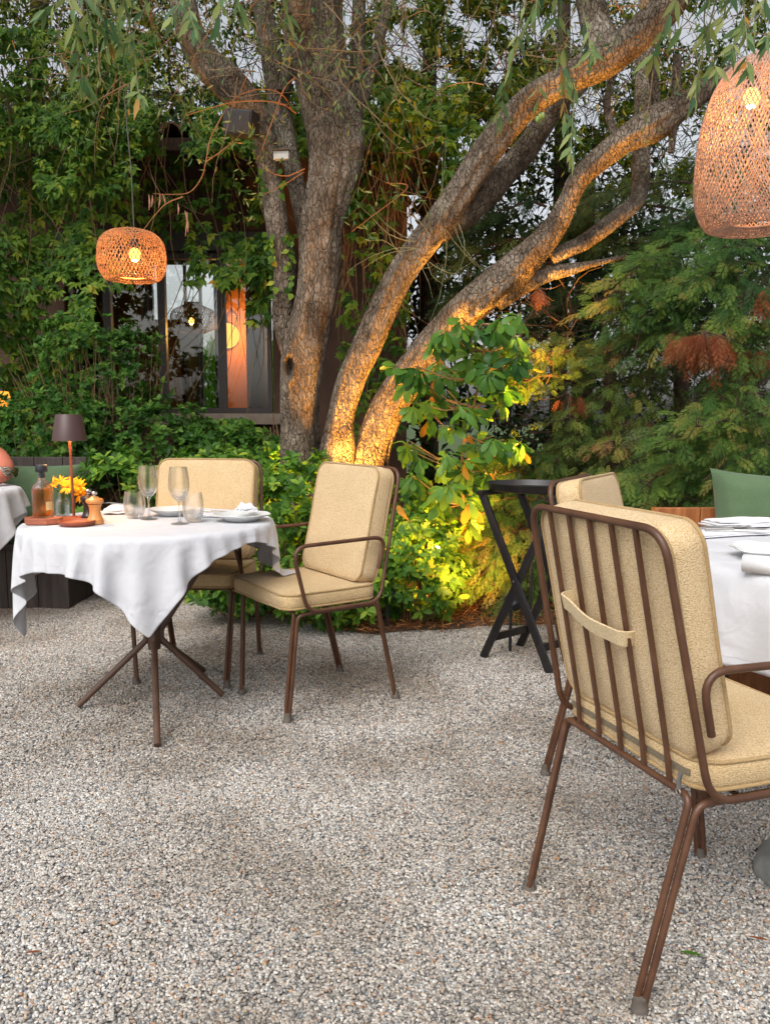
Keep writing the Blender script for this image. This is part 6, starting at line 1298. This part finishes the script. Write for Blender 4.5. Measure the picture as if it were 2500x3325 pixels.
# seated person, mostly outside the left edge: only shoulder, arm and bracelet show
pe = empty('person', (-2.56, 4.88, 0), 0, 'seated person with a bare arm and silver bracelet at the left edge', 'person')
def skinned(name, V, Ed, rad, mat, parent, sub=2, root=0):
    me = bpy.data.meshes.new(name); me.from_pydata([tuple(v) for v in V], Ed, []); o = link_mesh(name, me, mat, parent); sk = o.modifiers.new('skin', 'SKIN'); sk.use_smooth_shade = True
    for i, r_ in enumerate(rad):
        d = me.skin_vertices[0].data[i]; d.radius = (r_, r_) if not isinstance(r_, tuple) else r_; d.use_root = (i == root)
    s = o.modifiers.new('sub', 'SUBSURF'); s.levels = sub; s.render_levels = sub; return o
def pr_(x, y, z): return Vector((x+2.56, y-4.88, z))
shR = P(2, 992, 4.72); elR = P(14, 1052, 4.58)
BV = [pr_(-2.52, 4.95, .50), pr_(-2.52, 4.94, .64), pr_(-2.51, 4.90, .80), pr_(-2.50, 4.87, .95), pr_(-2.50, 4.86, 1.04), pr_(-2.50, 4.84, 1.11),
      Vector((shR.x-.10+2.56, shR.y-4.88+.05, .955)), Vector((shR.x-.02+2.56, shR.y-4.88+.02, .93)), Vector((elR.x+2.56, elR.y-4.88+.03, .855)), Vector((elR.x-.03+2.56, elR.y-4.88-.07, .815)), pr_(-2.30, 4.42, .805), pr_(-2.36, 4.38, .800),
      pr_(-2.72, 4.86, .97), pr_(-2.78, 4.80, .84), pr_(-2.76, 4.66, .80), pr_(-2.62, 4.50, .80), pr_(-2.55, 4.47, .80),
      pr_(-2.43, 4.86, .47), pr_(-2.40, 4.52, .47), pr_(-2.40, 4.50, .10), pr_(-2.40, 4.42, .06), pr_(-2.62, 4.86, .47), pr_(-2.64, 4.52, .47), pr_(-2.64, 4.50, .10), pr_(-2.64, 4.42, .06)]
BE = [(0,1),(1,2),(2,3),(3,4),(4,5),(3,6),(6,7),(7,8),(8,9),(9,10),(10,11),(3,12),(12,13),(13,14),(14,15),(15,16),(0,17),(17,18),(18,19),(19,20),(0,21),(21,22),(22,23),(23,24)]
BR = [(.15,.11),(.13,.10),(.15,.11),(.12,.085),.05,.048,.062,.060,.052,.045,.036,.030,.055,.045,.040,.032,.028,.08,.06,.042,.045,.08,.06,.042,.045]
body = skinned('body', BV, BE, BR, M['skin'], pe)
mb = MB(); prof = [(0,-.115),(.045,-.11),(.062,-.085),(.072,-.04),(.078,.01),(.077,.05),(.066,.085),(.04,.11),(0,.118)]; mb.lathe([(r*.98, z) for r, z in prof], 28); mb.v = [(v[0]*.93, v[1]*1.12-.01*(1 if v[1] < 0 else 0), v[2]) for v in mb.v]; mb.v = [tuple(Vector(v)+pr_(-2.50, 4.82, 1.235)) for v in mb.v]; hd = mb.build('head', M['skin'], pe)
fc = MB(); hc = pr_(-2.50, 4.82, 1.235); fc.tube([hc+Vector((0, -.082, .012)), hc+Vector((0, -.105, -.022)), hc+Vector((0, -.088, -.032))], [.007, .012, .008], 8); fc.build('nose', M['skin'], hd)
for s in (-1, 1):
    e = MB(); e.lathe([(0, -.010), (.008, -.006), (.011, 0), (.008, .006), (0, .010)], 12, hc+Vector((s*.030, -.073, .015))); e.build('eye', M['white'], hd)
    e = MB(); e.lathe([(0, -.028), (.008, -.02), (.011, .005), (.010, .02), (0, .028)], 10, hc+Vector((s*.075, .005, -.005))); e.build('ear', M['skin'], hd)
e = MB(); e.tube([hc+Vector((-.024, -.078, -.055)), hc+Vector((0, -.087, -.053)), hc+Vector((.024, -.078, -.055))], [.003, .006, .003], 8); e.build('mouth', surf('lips', [lin(150, 70, 66), lin(170, 84, 78)], rough=.5, bump=0), hd)
hr = MB(); hr.lathe([(0, .135), (.05, .125), (.078, .09), (.09, .03), (.092, -.05), (.086, -.13), (.06, -.15), (0, -.14)], 28); hr.v = [tuple(Vector((v[0], v[1]*1.15+.038, v[2]))+hc) for v in hr.v]; hr.build('hair', M['hair'], pe)
skinned('top', [BV[0]+Vector((0, 0, -.02)), BV[1], BV[2], BV[3]+Vector((0, 0, -.015)), BV[17], BV[18], BV[21], BV[22]], [(0,1),(1,2),(2,3),(0,4),(4,5),(0,6),(6,7)], [(.165,.125),(.14,.115),(.16,.125),(.125,.095),.092,.075,.092,.075], M['dress'], pe)
for (wv, dx, dy) in ((10, -.05, -.06), (16, .05, .03)):
    w0 = BV[wv]
    for k in range(4):
        a = (k-1.5)*.25; d = Vector((dx*1.2+a*.04, dy*1.3+a*.02, -.004)); skinned('finger', [w0+Vector((a*.05, -a*.03, 0)), w0+d*.6+Vector((a*.05, -a*.03, .004)), w0+d*(1.1-abs(a)*.2)+Vector((a*.05, -a*.03, .002)), w0+d*(1.5-abs(a)*.3)+Vector((a*.05, -a*.03, -.008))], [(0,1),(1,2),(2,3)], [.013, .009, .008, .006], M['skin'], body, sub=1)
    skinned('thumb', [w0+Vector((.01, .01, 0)), w0+Vector((.035, -.02, .002)), w0+Vector((.04, -.05, -.004))], [(0,1),(1,2)], [.013, .010, .007], M['skin'], body, sub=1)
brc = MB(); d = (BV[8]-BV[9]).normalized(); mid = Vector((elR.x+2.56-.002, elR.y-4.88+.01, .853)); fr_ = Vector((0.1, .1, 1)).to_track_quat('Z', 'Y').to_matrix()
for k in range(5): brc.tube([mid+fr_ @ Vector(((.060+.003*(k % 2))*math.cos(a), (.058+.003*(k % 2))*math.sin(a), (k-2)*.010+.004*math.sin(a*8+k))) for a in np.linspace(0, 6.2832, 64)], .0055, 6, caps=False)
brc.build('bracelet', M['silver'], pe)
# ------------------------------------------------------------------ litter on the gravel
for (x, y, L, rz, lab, mat, rv) in [(1083, 1606, .045, .2, 'small yellow leaf lying on the gravel in the middle', 'l_vine', .98), (1495, 2063, .055, -.2, 'narrow green leaf lying on the gravel near the front chair', 'l_rhodo', .3), (1203, 1857, .016, 0, 'tiny bright orange petal on the gravel', 'petal', .2), (905, 2062, .03, .6, 'small pale dry leaf on the gravel in the foreground', 'l_dead', .9), (75, 2060, .045, .1, 'dry brown leaf lying at the left front of the gravel', 'l_dead', .4), (1635, 2030, .05, 2.8, 'curled brown dry leaf at the right front of the gravel', 'l_dead', .6), (960, 1343, .04, .5, 'orange fallen leaf at the edge of the planting bed', 'l_vine', .985)]:
    g_ = G(x, y, .006); o = leaves('fallen_leaf', np.array([[-L/2, 0, .004]]), np.array([[1, 0, .05]]), np.array([[0, 0, 1.]]), [L], T_LAN, M[mat], None, rnd=np.array([rv]), jit=0); o.location = g_; o.rotation_euler = (0, 0, rz); tag(o, lab, 'leaf')
for (x, y, L, rz, lab) in [(1050, 1880, .10, .5, 'short dry twig on the gravel left of the front chair leg'), (1330, 1885, .09, -.4, 'thin straw coloured twig on the gravel under the front chair'), (640, 1790, .08, 1.0, 'thin dark twig on the gravel in the centre left'), (230, 1770, .11, 2.2, 'dry twig on the gravel left of the table leg')]:
    g_ = G(x, y, .008); mb = MB(); mb.tube([(-L/2, 0, 0), (0, .004, .004), (L/2, -.003, 0)], [.0014, .0012, .0006], 5); o = mb.build('dry_twig', M['twig']); o.location = g_; o.rotation_euler = (0, 0, rz); tag(o, lab, 'twig')

for k in range(10):
    x = RNG.uniform(-.7, .9); L = RNG.uniform(.025, .045); o = leaves('fallen_leaf', np.array([[-L/2, 0, .004]]), np.array([[1, 0, .05]]), np.array([[0, 0, 1.]]), [L], T_LAN, M['l_dead'], None, rnd=np.array([RNG.uniform(0, 1)]), jit=0)
    o.location = (x, bed_edge(x)-RNG.uniform(.08, .5), .008); o.rotation_euler = (0, 0, RNG.uniform(0, 6)); tag(o, 'small dry brown leaf on the gravel just in front of the planting bed', 'leaf', 'dry leaves along the planting bed')
